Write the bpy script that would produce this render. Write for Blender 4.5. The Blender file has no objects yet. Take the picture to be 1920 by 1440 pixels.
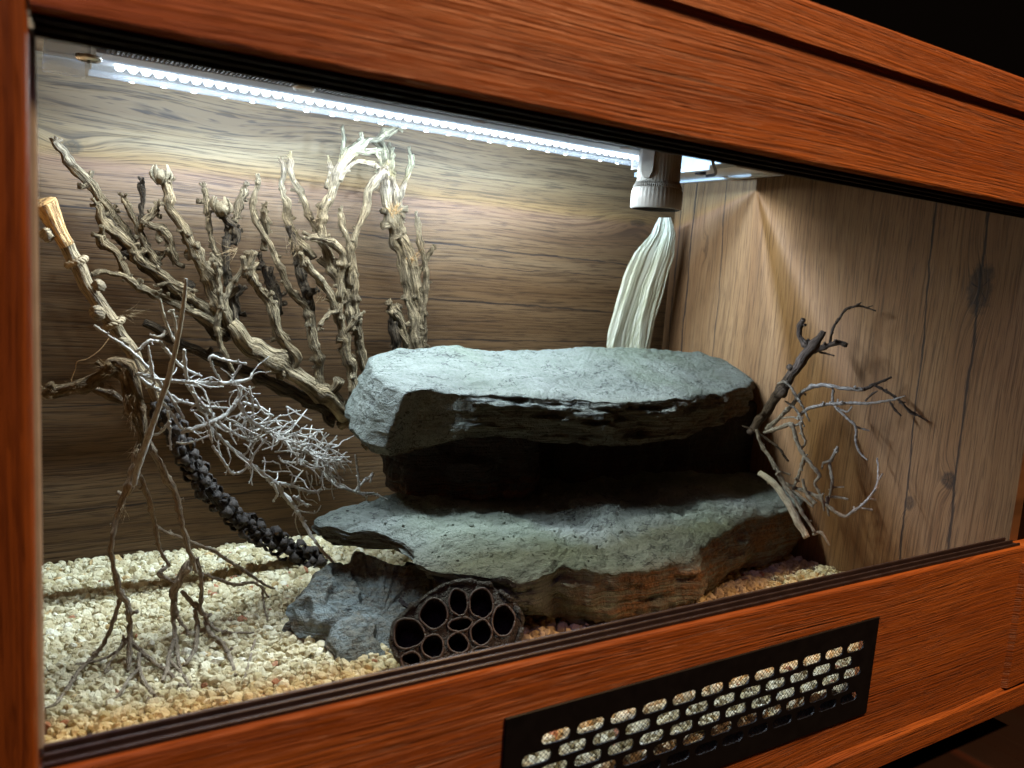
import bpy, math, random
import numpy as np
from mathutils import Vector, Matrix, noise

# ------------------------------------------------------------------ camera, world, light
S = 0.34                                   # 1 unit of the layout = opening height = 0.34 m
CAMF = 1493.25
CAMC = np.array([-0.01061, -1.17905, 0.72707])
CAMR = np.array([[0.852472022750692, -0.5181490509434771, 0.06937587068799549],
                 [-0.01370491637403835, -0.15481246014184744, -0.9878488130539054],
                 [0.5225931741752126, 0.8411626853297779, -0.13907448045659923]])
scn = bpy.context.scene
col = scn.collection
cam_d = bpy.data.cameras.new('camera')
cam = bpy.data.objects.new('camera', cam_d); col.objects.link(cam)
m = Matrix.Identity(4)
for i in range(3):
    m[i][0] = CAMR[0][i]; m[i][1] = -CAMR[1][i]; m[i][2] = -CAMR[2][i]; m[i][3] = CAMC[i] * S
cam.matrix_world = m
cam_d.sensor_width = 36; cam_d.sensor_fit = 'HORIZONTAL'; cam_d.lens = CAMF / 1920 * 36
cam_d.clip_start = 0.02; cam_d.clip_end = 50
cam_d.dof.use_dof = True; cam_d.dof.focus_distance = 2.45 * S; cam_d.dof.aperture_fstop = 7.5
scn.camera = cam

w = bpy.data.worlds.new('World'); scn.world = w; w.use_nodes = True
bg = w.node_tree.nodes['Background']
bg.inputs[0].default_value = (1.0, .62, .40, 1); bg.inputs[1].default_value = 0.002
vs = scn.view_settings
vs.view_transform = 'Standard'; vs.look = 'None'; vs.exposure = 0.0; vs.gamma = 1.0; vs.use_curve_mapping = False
scn.cycles.use_denoising = True; scn.cycles.use_adaptive_sampling = True; scn.cycles.adaptive_threshold = .025
scn.cycles.max_bounces = 6; scn.cycles.diffuse_bounces = 2; scn.cycles.glossy_bounces = 2; scn.cycles.transparent_max_bounces = 12
scn.cycles.caustics_reflective = False; scn.cycles.caustics_refractive = False
scn.cycles.sample_clamp_indirect = 4.0

def area(name, loc, target, size, power, color):
    d = bpy.data.lights.new(name, 'AREA'); d.energy = power; d.color = color
    d.shape = 'DISK'; d.size = size
    o = bpy.data.objects.new(name, d); col.objects.link(o)
    o.location = Vector(loc) * S
    o.rotation_euler = (Vector(target) - Vector(loc)).to_track_quat('-Z', 'Y').to_euler()
    return o
# the warm lamp of the dark room, high in front of the cabinet, and an added purple fill, no real source, tinting the left fascia
area('room_lamp', (3.5, -2.6, 6.4), (1.6, 0, 0.3), 0.24, 60.0, (1.0, .58, .28))
area('purple_fill', (-.6, -1.5, 3.6), (0.6, 0, 1.1), 0.6, 2.4, (.66, .46, 1.0))
# ------------------------------------------------------------------ helpers
def ray(px, py):
    return CAMR.T @ np.array([(px - 960) / CAMF, (py - 720) / CAMF, 1.0])
def on(px, py, ax, v):
    d = ray(px, py); return CAMC + (v - CAMC[ax]) / d[ax] * d
def at(px, py, y): return on(px, py, 1, y)
def on_plane(px, py, p0, n):
    d = ray(px, py); n = np.array(n, float); t = ((np.array(p0) - CAMC) @ n) / (d @ n); return CAMC + t * d
def camdepth(p): return float(CAMR[2] @ (np.array(p) - CAMC))
def px2u(p, r): return r * camdepth(p) / CAMF
def nz(x, y, z): return noise.noise(Vector((x, y, z)))
def fbm(x, y, z, o=4): return noise.fractal(Vector((x, y, z)), 1.0, 2.0, o)

ORG = {}
def link(o, org, parent):
    po = np.zeros(3)
    if parent is not None:
        o.parent = parent; po = ORG[parent.name]
    o.location = [(org[i] - po[i]) * S for i in range(3)]
    col.objects.link(o); ORG[o.name] = np.array(org, float)
def thing(name, label, cat, org=(0, 0, 0), group=None):
    o = bpy.data.objects.new(name, None); o.empty_display_size = .02
    link(o, org, None); tag(o, label, cat, group); return o
def tag(o, label=None, cat=None, group=None, kind=None):
    if label: o['label'] = label
    if cat: o['category'] = cat
    if group: o['group'] = group
    if kind: o['kind'] = kind
    return o
def mk(name, verts, faces, mat, parent=None, org=None, smooth=False, attr=None, grain=None):
    if org is None: org = ORG[parent.name] if parent is not None else np.zeros(3)
    me = bpy.data.meshes.new(name)
    v = (np.asarray(verts, float) - np.asarray(org, float)) * S
    me.from_pydata(v.tolist(), [], faces)
    if smooth: me.polygons.foreach_set('use_smooth', [True] * len(me.polygons))
    if attr:
        for k, vals in attr.items():
            a = me.attributes.new(k, 'FLOAT', 'POINT'); a.data.foreach_set('value', np.asarray(vals, np.float32))
    if grain is not None:
        a = me.attributes.new('grain', 'FLOAT_VECTOR', 'POINT'); a.data.foreach_set('vector', np.asarray(grain, np.float32).ravel())
    me.materials.append(mat); me.update()
    o = bpy.data.objects.new(name, me); link(o, org, parent)
    return o
class MB:                                   # collects shapes into one mesh
    def __init__(s): s.v = []; s.f = []; s.g = []
    def add(s, v, f, g=None):
        b = len(s.v); s.g.extend(g if g is not None else [(0., 0., 0.)] * len(v)); s.v.extend([tuple(map(float, p)) for p in v]); s.f.extend([tuple(i + b for i in q) for q in f]); return s
    def box(s, x0, x1, y0, y1, z0, z1):
        v = [(x, y, z) for z in (z0, z1) for y in (y0, y1) for x in (x0, x1)]
        return s.add(v, [(0, 2, 3, 1), (4, 5, 7, 6), (0, 1, 5, 4), (2, 6, 7, 3), (0, 4, 6, 2), (1, 3, 7, 5)])
    def prof_x(s, prof, x0, x1):            # closed (y,z) profile swept along x
        n = len(prof); v = [(x, y, z) for x in (x0, x1) for y, z in prof]
        f = [(i, (i + 1) % n, n + (i + 1) % n, n + i) for i in range(n)] + [tuple(range(n))[::-1], tuple(range(n, 2 * n))]
        return s.add(v, f)
    def prof_z(s, prof, z0, z1):            # closed (x,y) profile swept along z
        n = len(prof); v = [(x, y, z) for z in (z0, z1) for x, y in prof]
        f = [(i, (i + 1) % n, n + (i + 1) % n, n + i) for i in range(n)] + [tuple(range(n))[::-1], tuple(range(n, 2 * n))]
        return s.add(v, f)
    def lathe(s, prof, c, n=48, rib=None):  # (r,z) profile round a vertical axis; open ends
        v = []
        for r, z in prof:
            for k in range(n):
                a = 2 * math.pi * k / n; rr = r + (rib(k, r, z) if rib else 0)
                v.append((c[0] + rr * math.cos(a), c[1] + rr * math.sin(a), c[2] + z))
        f = [(j * n + k, j * n + (k + 1) % n, (j + 1) * n + (k + 1) % n, (j + 1) * n + k) for j in range(len(prof) - 1) for k in range(n)]
        return s.add(v, f)
    def build(s, name, mat, parent=None, **k):
        if any(q[2] for q in s.g[:40]): k['grain'] = s.g
        return mk(name, s.v, s.f, mat, parent, **k)
def arc(cy, cz, r, a0, a1, n=6):
    return [(cy + r * math.cos(math.radians(a0 + (a1 - a0) * i / n)), cz + r * math.sin(math.radians(a0 + (a1 - a0) * i / n))) for i in range(n + 1)]

# ---- node helper
class NT:
    def __init__(s, name):
        s.m = bpy.data.materials.new(name); s.m.use_nodes = True; s.t = s.m.node_tree
        s.b = s.t.nodes['Principled BSDF']; s.out = s.t.nodes['Material Output']
    def n(s, typ, ins=None, **props):
        nd = s.t.nodes.new(typ)
        for k, v in props.items(): setattr(nd, k, v)
        for k, v in (ins or {}).items(): s.set(nd.inputs[k], v)
        return nd
    def set(s, sock, v):
        if isinstance(v, bpy.types.NodeSocket): s.t.links.new(v, sock)
        elif hasattr(v, 'outputs'): s.t.links.new(v.outputs[0], sock)
        else:
            if isinstance(v, (tuple, list)) and len(v) == 3 and len(sock.default_value) == 4: v = (*v, 1)
            sock.default_value = v
    def ma(s, op, a, b=0.0, c=0.0, clamp=False):
        nd = s.n('ShaderNodeMath', {0: a, 1: b, 2: c}, operation=op); nd.use_clamp = clamp; return nd.outputs[0]
    def comb(s, x, y, z): return s.n('ShaderNodeCombineXYZ', {0: x, 1: y, 2: z}).outputs[0]
    def pos(s):
        g = s.n('ShaderNodeNewGeometry'); x = s.n('ShaderNodeSeparateXYZ', {0: g.outputs['Position']})
        return [s.ma('DIVIDE', x.outputs[i], S) for i in range(3)]      # layout units
    def noise(s, vec, scale=1, detail=4, rough=.55, dist=0):
        return s.n('ShaderNodeTexNoise', {'Vector': vec, 'Scale': scale, 'Detail': detail, 'Roughness': rough, 'Distortion': dist}).outputs[0]
    def ramp(s, fac, stops, interp='LINEAR'):
        nd = s.n('ShaderNodeValToRGB', {0: fac}); r = nd.color_ramp; r.interpolation = interp
        while len(r.elements) < len(stops): r.elements.new(.5)
        for e, (p, c) in zip(r.elements, stops):
            e.position = p; e.color = (*c, 1) if isinstance(c, tuple) else (c, c, c, 1)
        return nd.outputs[0]
    def mix(s, fac, a, b, mode='MIX'):
        nd = s.n('ShaderNodeMix', data_type='RGBA', blend_type=mode)
        s.set(nd.inputs[0], fac); s.set(nd.inputs[6], a); s.set(nd.inputs[7], b); return nd.outputs[2]
    def mr(s, v, a, b, c=0.0, d=1.0):
        return s.n('ShaderNodeMapRange', {0: v, 1: a, 2: b, 3: c, 4: d}).outputs[0]
    def fin(s, color, rough=.6, height=None, bump=.3, dist=.01, **extra):
        s.set(s.b.inputs['Base Color'], color); s.set(s.b.inputs['Roughness'], rough)
        if height is not None:
            s.set(s.b.inputs['Normal'], s.n('ShaderNodeBump', {'Strength': bump, 'Distance': dist, 'Height': height}).outputs[0])
        for k, v in extra.items(): s.set(s.b.inputs[k.replace('_', ' ')], v)
        return s.m
def plain(name, c, rough=.5, metal=0.0, spec=.5, noise_amp=.25, nscale=30):
    t = NT(name); x, y, z = t.pos(); nn = t.noise(t.comb(x, y, z), nscale, 4)
    c2 = t.mix(t.mr(nn, .3, .7), tuple(k * (1 - noise_amp) for k in c), tuple(min(1, k * (1 + noise_amp)) for k in c))
    return t.fin(c2, t.mr(nn, .3, .7, max(0, rough - .08), min(1, rough + .08)), nn, .08, .003, Metallic=metal, Specular_IOR_Level=spec)

# ---- wood materials
def wood_outer(name, axis, k=1.0):
    t = NT(name); x, y, z = t.pos()
    u, v = (x, z) if axis == 'x' else (z, x)
    wob = t.noise(t.comb(t.ma('MULTIPLY', u, .7), t.ma('MULTIPLY', v, 1.5), 3.1), 1.0, 1)
    v2 = t.ma('MULTIPLY_ADD', wob, .09, v)
    big = t.noise(t.comb(t.ma('MULTIPLY', u, .6), t.ma('MULTIPLY', v2, 11), 0), 1.0, 3)
    fine = t.noise(t.comb(t.ma('MULTIPLY', u, 1.9), t.ma('MULTIPLY', v2, 165), 2.0), 1.0, 3, .6)
    pore = t.noise(t.comb(t.ma('MULTIPLY', u, 7), t.ma('MULTIPLY', v2, 400), 7.0), 1.0, 1, .6)
    dark = t.noise(t.comb(t.ma('MULTIPLY', u, .75), t.ma('MULTIPLY', v2, 75), 11.0), 1.0, 3, .65)
    gate = t.noise(t.comb(t.ma('MULTIPLY', u, 1.1), t.ma('MULTIPLY', v2, 6), 31.0), 1.0, 2)
    c = t.ramp(big, [(.25, tuple(q * k for q in (.28, .070, .011))), (.5, tuple(q * k for q in (.43, .124, .022))), (.75, tuple(q * k for q in (.53, .172, .034)))])
    c = t.mix(t.mr(fine, .44, .70, 0, .75), c, tuple(q * k for q in (.20, .048, .010)))
    line = t.ma('MULTIPLY', t.mr(dark, .60, .68), t.mr(gate, .40, .60))
    c = t.mix(t.ma('MULTIPLY', line, .85), c, (.055, .013, .005))
    c = t.mix(t.mr(pore, .60, .74, 0, .45), c, (.10, .022, .006))
    h = t.ma('SUBTRACT', t.ma('MULTIPLY', fine, -.9), t.ma('ADD', t.mr(pore, .55, .75), t.ma('MULTIPLY', line, .8)))
    return t.fin(c, t.mr(fine, .3, .7, .38, .6), h, .7, .0022, Specular_IOR_Level=.35)

def wood_inner(name, uax, vax, knots, cracks, pal, planks=None, fq=1.0, con=1.0):
    """printed laminate: u runs along the grain; knots (u,v,su,sv,amp,core); cracks (v0,u0,u1,width,slope)"""
    t = NT(name); p = t.pos(); u, v = p[uax], p[vax]
    h = v
    for (ku, kv, su, sv, am, core) in knots:
        du = t.ma('DIVIDE', t.ma('SUBTRACT', u, ku), su); dv = t.ma('DIVIDE', t.ma('SUBTRACT', v, kv), sv)
        r2 = t.ma('ADD', t.ma('MULTIPLY', du, du), t.ma('MULTIPLY', dv, dv))
        h = t.ma('ADD', h, t.ma('MULTIPLY', t.ma('EXPONENT', t.ma('MULTIPLY', r2, -1.0)), am))
    wob = t.noise(t.comb(t.ma('MULTIPLY', u, 1.1), t.ma('MULTIPLY', v, 1.6), 5.0), 1.0, 1)
    h = t.ma('ADD', h, t.ma('MULTIPLY', wob, .07))
    big = t.noise(t.comb(t.ma('MULTIPLY', u, .55), t.ma('MULTIPLY', h, 7), 0.), 1.0, 2)
    mid = t.noise(t.comb(t.ma('MULTIPLY', u, 2.2), t.ma('MULTIPLY', h, 42), 4.), 1.0, 2, .6)
    fine = t.noise(t.comb(t.ma('MULTIPLY', u, 2.8), t.ma('MULTIPLY', h, 82 * fq), 9.), 1.0, 3, .6)
    pore = t.noise(t.comb(t.ma('MULTIPLY', u, 8), t.ma('MULTIPLY', h, 150 * fq), 15.), 1.0, 2, .6)
    tone = t.noise(t.comb(t.ma('MULTIPLY', u, 1.3), t.ma('MULTIPLY', v, 3.0), 21.), 1.0, 3)
    a, b, c3, dk = pal
    c = t.ramp(big, [(.28, a), (.5, b), (.72, c3)])
    c = t.mix(t.ma('MULTIPLY', t.mr(mid, .45, .7), .35), c, a)
    c = t.mix(t.mr(fine, .50, .64, 0, .9 * con), c, dk)
    c = t.mix(t.mr(pore, .54, .63, 0, .9 * con), c, dk)
    c = t.mix(t.mr(tone, .3, .7, 0, .30), c, tuple(k * .72 for k in b))
    hh = t.mr(fine, .45, .75, 1, 0)
    if planks:                                # tone steps between printed boards
        for (v0, k) in planks:
            edge = t.ma('ADD', v, t.ma('MULTIPLY', wob, .05))
            c = t.mix(t.mr(edge, v0 - .012, v0 + .012, 0, k), c, tuple(q * .45 for q in b))
    for (ku, kv, su, sv, am, core) in knots:
        if not core: continue
        du = t.ma('DIVIDE', t.ma('SUBTRACT', u, ku), core[0]); dv = t.ma('DIVIDE', t.ma('SUBTRACT', v, kv), core[1])
        r = t.ma('SQRT', t.ma('ADD', t.ma('MULTIPLY', du, du), t.ma('MULTIPLY', dv, dv)))
        ang = t.ma('ARCTAN2', dv, du)
        rr = t.ma('ADD', r, t.ma('MULTIPLY', t.noise(t.comb(t.ma('MULTIPLY', u, 34), t.ma('MULTIPLY', v, 34), 2.0), 1.0, 3), 1.1))
        rim = t.ma('SUBTRACT', 1.0, t.ma('ABSOLUTE', t.ma('SUBTRACT', rr, 1.35)))
        c = t.mix(t.ma('MULTIPLY', t.mr(rr, 1.9, .6), core[2]), c, tuple(q * .5 for q in dk))
        c = t.mix(t.ma('MULTIPLY', t.mr(rim, .55, 1.0, 0, .75), core[2]), c, (.018, .015, .014))
        spoke = t.ma('ABSOLUTE', t.ma('SINE', t.ma('ADD', t.ma('MULTIPLY', ang, 2.5), t.ma('MULTIPLY', wob, 6))))
        c = t.mix(t.ma('MULTIPLY', t.ma('MULTIPLY', t.mr(spoke, .22, .05), t.mr(rr, 1.5, 1.1)), core[2]), c, (.008, .008, .01))
    cwn = t.n('ShaderNodeTexNoise', {'Vector': t.comb(t.ma('MULTIPLY', u, 2.4), t.ma('MULTIPLY', v, 4.), 1.0), 'Scale': 1.0, 'Detail': 4, 'Roughness': .6})
    cw = t.ma('MULTIPLY', t.ma('SUBTRACT', cwn.outputs[0], .5), .045)
    for i, (v0, u0, u1, wd, sl) in enumerate(cracks):
        cen = t.ma('ADD', t.ma('MULTIPLY_ADD', t.ma('SUBTRACT', u, u0), sl, v0), cw)
        d = t.ma('ABSOLUTE', t.ma('SUBTRACT', v, cen))
        wdv = t.ma('MULTIPLY', t.mr(pore, .3, .65, .35, 1.2), wd)
        k = t.ma('MULTIPLY', t.mr(t.ma('DIVIDE', d, wdv), 1.0, .35), t.ma('MULTIPLY', t.mr(u, u0, u0 + .10), t.mr(u, u1, u1 - .10)))
        c = t.mix(t.ma('MULTIPLY', k, .85), c, (.016, .012, .011))
    return t.fin(c, .62, hh, .30, .0022, Specular_IOR_Level=.25)

WX = wood_outer('orange_wood_horizontal', 'x'); WZ = wood_outer('orange_wood_vertical', 'z', .7)
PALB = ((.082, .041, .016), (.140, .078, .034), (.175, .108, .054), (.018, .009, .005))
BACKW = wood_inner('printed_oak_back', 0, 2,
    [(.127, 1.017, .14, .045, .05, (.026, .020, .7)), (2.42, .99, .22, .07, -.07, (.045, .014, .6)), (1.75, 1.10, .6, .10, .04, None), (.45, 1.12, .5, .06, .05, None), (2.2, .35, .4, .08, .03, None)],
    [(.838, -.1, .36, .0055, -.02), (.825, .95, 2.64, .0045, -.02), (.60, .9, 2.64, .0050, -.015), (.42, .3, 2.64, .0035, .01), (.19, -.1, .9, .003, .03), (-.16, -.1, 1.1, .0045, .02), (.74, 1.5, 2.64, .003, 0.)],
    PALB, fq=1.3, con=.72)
PALR = ((.142, .066, .027), (.218, .116, .051), (.265, .153, .074), (.050, .025, .012))
RIGHTW = wood_inner('printed_oak_side', 2, 1,
    [(.90, 1.50, .075, .025, .035, (.05, .010, .45)), (.78, .255, .11, .05, .04, (.075, .036, .85)), (.137, .265, .06, .032, .032, (.026, .022, .8)), (.02, .388, .05, .028, .028, (.022, .018, .7)), (.5, .85, .4, .15, .03, None)],
    [(1.60, .3, 1.3, .0085, .0), (1.39, .3, 1.3, .0045, .03), (.375, -.4, 1.3, .0062, .05), (.225, -.4, 1.3, .0075, .03), (1.69, -.4, 1.3, .006, 0.)],
    PALR, fq=1.35, con=.62)
BLACK = plain('black_plastic', (.011, .010, .012), .42, spec=.4)
TRACKM = plain('dark_brown_plastic', (.030, .019, .018), .38, spec=.5)
GRILLEM = plain('black_grille_paint', (.006, .006, .007), .5, spec=.25)
WIREM = plain('dark_wire', (.02, .019, .018), .45, metal=.6)
WHITEP = plain('white_plastic', (.72, .72, .70), .4, noise_amp=.05)
GREYP = plain('grey_plastic', (.42, .43, .45), .4, noise_amp=.08)
SOCKM = plain('grey_ceramic_plastic', (.34, .33, .32), .5, noise_amp=.08)
DARKH = plain('dark_cavity', (.03, .028, .028), .7)
STEEL = plain('zinc_screw', (.55, .53, .48), .3, metal=1.0)
TABLEM = wood_outer('dark_table_wood', 'x', .03)
TABLEM.node_tree.nodes['Principled BSDF'].inputs['Roughness'].default_value = .4
# ------------------------------------------------------------------ setting
tab = MB().box(-2.5, 6.0, -1.6, 2.6, -.72, -.66).build('table_top', TABLEM); tag(tab, kind='structure')

# ------------------------------------------------------------------ cabinet
W, D = 2.64, 1.73
ZC = 1.285
cab = thing('terrarium_cabinet', 'orange wood terrarium cabinet with open front and printed oak inner walls', 'terrarium', (1.32, .85, -.66))
# left post with rounded inner edge
pr = [(-.16, .05), (-.16, -.004)] + [(-.016 + .016 * math.sin(a), .012 - .016 * math.cos(a)) for a in np.linspace(0, math.pi / 2, 7)] + [(0, .05)]
MB().prof_z(pr, -.57, 1.32).build('left_post', WZ, cab)
# fascia: raised border above a recessed field
fp = [(.047, 1.0)] + [(y, z) for y, z in arc(.010, 1.010, .010, 270, 180, 5)] + [(0, 1.222), (-.009, 1.234), (-.009, 1.306)] + arc(.003, 1.307, .012, 180, 90, 5) + [(.047, 1.319)]
MB().prof_x(fp[::-1], .0015, 2.80).build('top_fascia', WX, cab)
# lower panel: field recessed behind a raised lower and right border, hole for the vent
FX0, FX1, FZ0 = .0015, 2.640, -.4795
VX0, VX1, VZ0, VZ1 = .765, 1.918, -.382, -.116      # vent hole
b = MB()
field = .004
top = [(.047, -.02), (.047, 0.0)] + arc(.014, -.010, .010, 90, 180, 6) + [(field, -.05)]
b.prof_x(top[::-1] + [], FX0, 2.80) if False else None
def strip(x0, x1, prof):
    MBp = MB().prof_x(prof, x0, x1); b.add(MBp.v, MBp.f)
strip(FX0, 2.80, [(.047, -.0615)] + [(.047, -.008)] + arc(.014, -.018, .010, 90, 180, 6) + [(field, -.0615)])
b.box(FX0, VX0, field, .047, FZ0, -.0615).box(VX1, FX1, field, .047, FZ0, -.0615)
b.box(VX0, VX1, field, .047, VZ1, -.0615).box(VX0, VX1, field, .047, FZ0, VZ0)
strip(FX0, 2.80, [(.047, -.57)] + [(.047, FZ0)] + [(field, FZ0), (-.008, FZ0 - .014), (-.008, -.562)] + arc(.000, -.562, .008, 180, 270, 4))
b.prof_z([(FX1, .047), (FX1, field), (FX1 + .016, -.0082), (2.79, -.0082), (2.80, .004), (2.80, .047)], FZ0 + .0005, -.0615)
b.build('lower_panel', WX, cab)
# tracks for the missing sliding panes
def lips(z0, zt, up, ys, mat, name, x0, x1):
    q = MB(); sgn = 1 if up else -1
    q.box(x0, x1, ys[0][0], ys[-1][1], min(z0, z0 + sgn * .003), max(z0, z0 + sgn * .003))
    for i, (y0, y1) in enumerate(ys):
        zz = zt[i]; r = (y1 - y0) / 2
        if up: pf = [(y0, z0 + .003), (y1, z0 + .003), (y1, zz - r)] + arc((y0 + y1) / 2, zz - r, r, 0, 180, 6)
        else: pf = [(y1, z0 - .003), (y0, z0 - .003), (y0, zz + r)] + arc((y0 + y1) / 2, zz + r, r, 180, 360, 6)
        q.prof_x(pf, x0 + .002, x1 - .002 - .012 * i)
    return q.build(name, mat, cab)
lips(-.0075, (.001, .006, .0105), True, ((.0145, .0200), (.0305, .0360), (.0470, .0540)), TRACKM, 'lower_track', .004, 2.638)
lips(.9995, (.9905, .9850, .9790), False, ((.0105, .0160), (.0280, .0335), (.0470, .0540)), BLACK, 'upper_track', .004, 2.638)
st = [(.0, .050), (.0, .064)] + [(.010 * math.sin(a), .074 - .010 * math.cos(a)) for a in np.linspace(math.pi * .9, .1, 6)][::-1] + [(.003, .050)]
MB().prof_z([(.0005, .056), (.005, .056), (.0085, .059), (.0085, .066), (.005, .070), (.0005, .070)], -.3, .99).build('side_trim', GREYP, cab)
MB().box(-.05, 0, .0505, D, -.5, ZC).build('left_wall', RIGHTW, cab)
MB().box(W, W + .05, .0485, D, -.5, ZC).build('right_wall', RIGHTW, cab)
MB().box(-.05, W + .05, D, D + .04, -.5, ZC).build('back_wall', BACKW, cab)
MB().box(-.05, W + .05, .0485, D, ZC, ZC + .03).build('ceiling_board', RIGHTW, cab)
MB().box(-.05, W + .05, .0485, D + .04, -.53, -.5).build('floor_board', WX, cab)
MB().box(.03, 2.70, .09, D, -.66, -.5305).build('plinth', BLACK, cab)
# ---- vent grille: plate with real slots, wire mesh behind
GX0, GX1, GZ0, GZ1 = .7609, 1.9230, -.3870, -.1112
gy0, gy1 = -.0005, .0030
pitch, sw, sh, RH = .0864, .0700, .0255, .01785
rowz = [-.1790 - i * .0357 for i in range(5)]
slots = []
for i, z in enumerate(rowz):
    x = .883 if i % 2 == 0 else .8400
    while x < 1.845: slots.append((x, z)); x += pitch
g = MB()
def slot_cell(x0, x1, z0, z1, cx, cz):
    n = 6; ring = []
    for s_, a0 in ((1, -90), (-1, 90)):
        for k in range(n + 1):
            a = math.radians(a0 + 180 * k / n); ring.append((cx + s_ * (sw / 2 - sh / 2) + sh / 2 * math.cos(a), cz + sh / 2 * math.sin(a)))
    # outer points: corners matched to the ring
    out = []
    for (rx, rz) in ring:
        dx, dz = rx - cx, rz - cz
        kx = ((x1 - cx) if dx > 0 else (cx - x0)) / max(abs(dx), 1e-6); kz = ((z1 - cz) if dz > 0 else (cz - z0)) / max(abs(dz), 1e-6)
        k = min(kx, kz); out.append((cx + dx * k, cz + dz * k))
    m_ = len(ring); v = [(p[0], gy0, p[1]) for p in out] + [(p[0], gy0, p[1]) for p in ring] + [(p[0], gy1, p[1]) for p in ring]
    f = []
    for k in range(m_):
        k2 = (k + 1) % m_; f += [(k, k2, m_ + k2, m_ + k), (m_ + k, m_ + k2, 2 * m_ + k2, 2 * m_ + k)]
    # corner triangles
    cs = [(x1, z0), (x1, z1), (x0, z1), (x0, z0)]
    b0 = len(v)
    for cxx, czz in cs: v.append((cxx, gy0, czz))
    for ci, (cxx, czz) in enumerate(cs):
        best = None
        for k in range(m_):
            k2 = (k + 1) % m_
            p, q = out[k], out[k2]
            onx = lambda P: abs(P[0] - cxx) < 1e-7; onz = lambda P: abs(P[1] - czz) < 1e-7
            if (onx(p) and onz(q) and not onx(q)) or (onz(p) and onx(q) and not onx(p)): best = (k, k2)
        if best: f.append((best[0], b0 + ci, best[1]))
    g.add(v, f)
for i, z in enumerate(rowz):
    xs = [s[0] for s in slots if s[1] == z]
    z0, z1 = z - RH, z + RH
    for x in xs: slot_cell(x - pitch / 2, x + pitch / 2, z0, z1, x, z)
    g.box(GX0 + .002, xs[0] - pitch / 2, gy0, gy1, z0, z1).box(xs[-1] + pitch / 2, GX1 - .002, gy0, gy1, z0, z1)
g.box(GX0 + .002, GX1 - .002, gy0, gy1, rowz[0] + RH, GZ1 - .002).box(GX0 + .002, GX1 - .002, gy0, gy1, GZ0 + .002, rowz[-1] - RH)
e = .002
g.prof_x([(gy1, GZ1 - e), (gy0, GZ1 - e), (gy0 + e, GZ1), (gy1, GZ1)], GX0, GX1)
g.prof_x([(gy1, GZ0), (gy0 + e, GZ0), (gy0, GZ0 + e), (gy1, GZ0 + e)], GX0, GX1)
g.box(GX0, GX0 + e, gy0 + .001, gy1, GZ0 + e, GZ1 - e).box(GX1 - e, GX1, gy0 + .001, gy1, GZ0 + e, GZ1 - e)
gr = g.build('vent_grille', GRILLEM, cab)
wires = MB(); wr = .0006; stp = .0118
x0, x1, z0, z1 = VX0 + .003, VX1 - .003, VZ0 + .003, VZ1 - .003
for sg in (1, -1):
    yy = .0085 + .0008 * sg
    c = x0 - (z1 - z0)
    while c < x1 + (z1 - z0):
        # line x = c + (z - z0) * sg'
        za, zb = z0, z1
        xa = c if sg > 0 else c + (z1 - z0); xb = c + (z1 - z0) if sg > 0 else c
        # clip
        if xa != xb:
            t0, t1 = 0.0, 1.0
            for lo, hi in ((x0, x1),):
                ta, tb = (lo - xa) / (xb - xa), (hi - xa) / (xb - xa)
                t0 = max(t0, min(ta, tb)); t1 = min(t1, max(ta, tb))
            if t1 > t0:
                p = (xa + (xb - xa) * t0, za + (zb - za) * t0); q = (xa + (xb - xa) * t1, za + (zb - za) * t1)
                nx, nzv = -(q[1] - p[1]), q[0] - p[0]; L = math.hypot(nx, nzv); nx *= wr / L; nzv *= wr / L
                v = [(p[0] + nx, yy, p[1] + nzv), (p[0] - nx, yy, p[1] - nzv), (p[0], yy - wr * 1.4, p[1]), (q[0] + nx, yy, q[1] + nzv), (q[0] - nx, yy, q[1] - nzv), (q[0], yy - wr * 1.4, q[1])]
                wires.add(v, [(0, 2, 5, 3), (2, 1, 4, 5), (1, 0, 3, 4)])
        c += stp
ws = wires.build('wire_mesh', WIREM, gr); tag(ws, kind='stuff')
# ------------------------------------------------------------------ lamp bar
LY, LZ = 1.13, 1.162
t = NT('led_glow'); em = t.n('ShaderNodeEmission', {'Color': (.80, .92, 1.0, 1), 'Strength': 14.0}); t.t.links.new(em.outputs[0], t.out.inputs[0]); LEDM = t.m; LEDM.cycles.emission_sampling = 'NONE'
t = NT('clear_tube')
tr = t.n('ShaderNodeBsdfTransparent', {'Color': (.93, .96, 1, 1)}); gl = t.n('ShaderNodeBsdfGlossy', {'Color': (.9, .95, 1, 1), 'Roughness': .12})
df = t.n('ShaderNodeBsdfTranslucent', {'Color': (.8, .88, 1, 1)})
lw = t.n('ShaderNodeLayerWeight', {'Blend': .25}); m1 = t.n('ShaderNodeMixShader', {0: .12, 1: tr.outputs[0], 2: df.outputs[0]})
eml = t.n('ShaderNodeEmission', {'Color': (.45, .68, 1.0, 1), 'Strength': .22}); ad = t.n('ShaderNodeAddShader', {0: m1.outputs[0], 1: eml.outputs[0]})
m2 = t.n('ShaderNodeMixShader', {0: t.ma('MULTIPLY', lw.outputs['Facing'], .5), 1: ad.outputs[0], 2: gl.outputs[0]}); t.t.links.new(m2.outputs[0], t.out.inputs[0]); TUBEM = t.m; TUBEM.cycles.emission_sampling = 'NONE'
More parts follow.
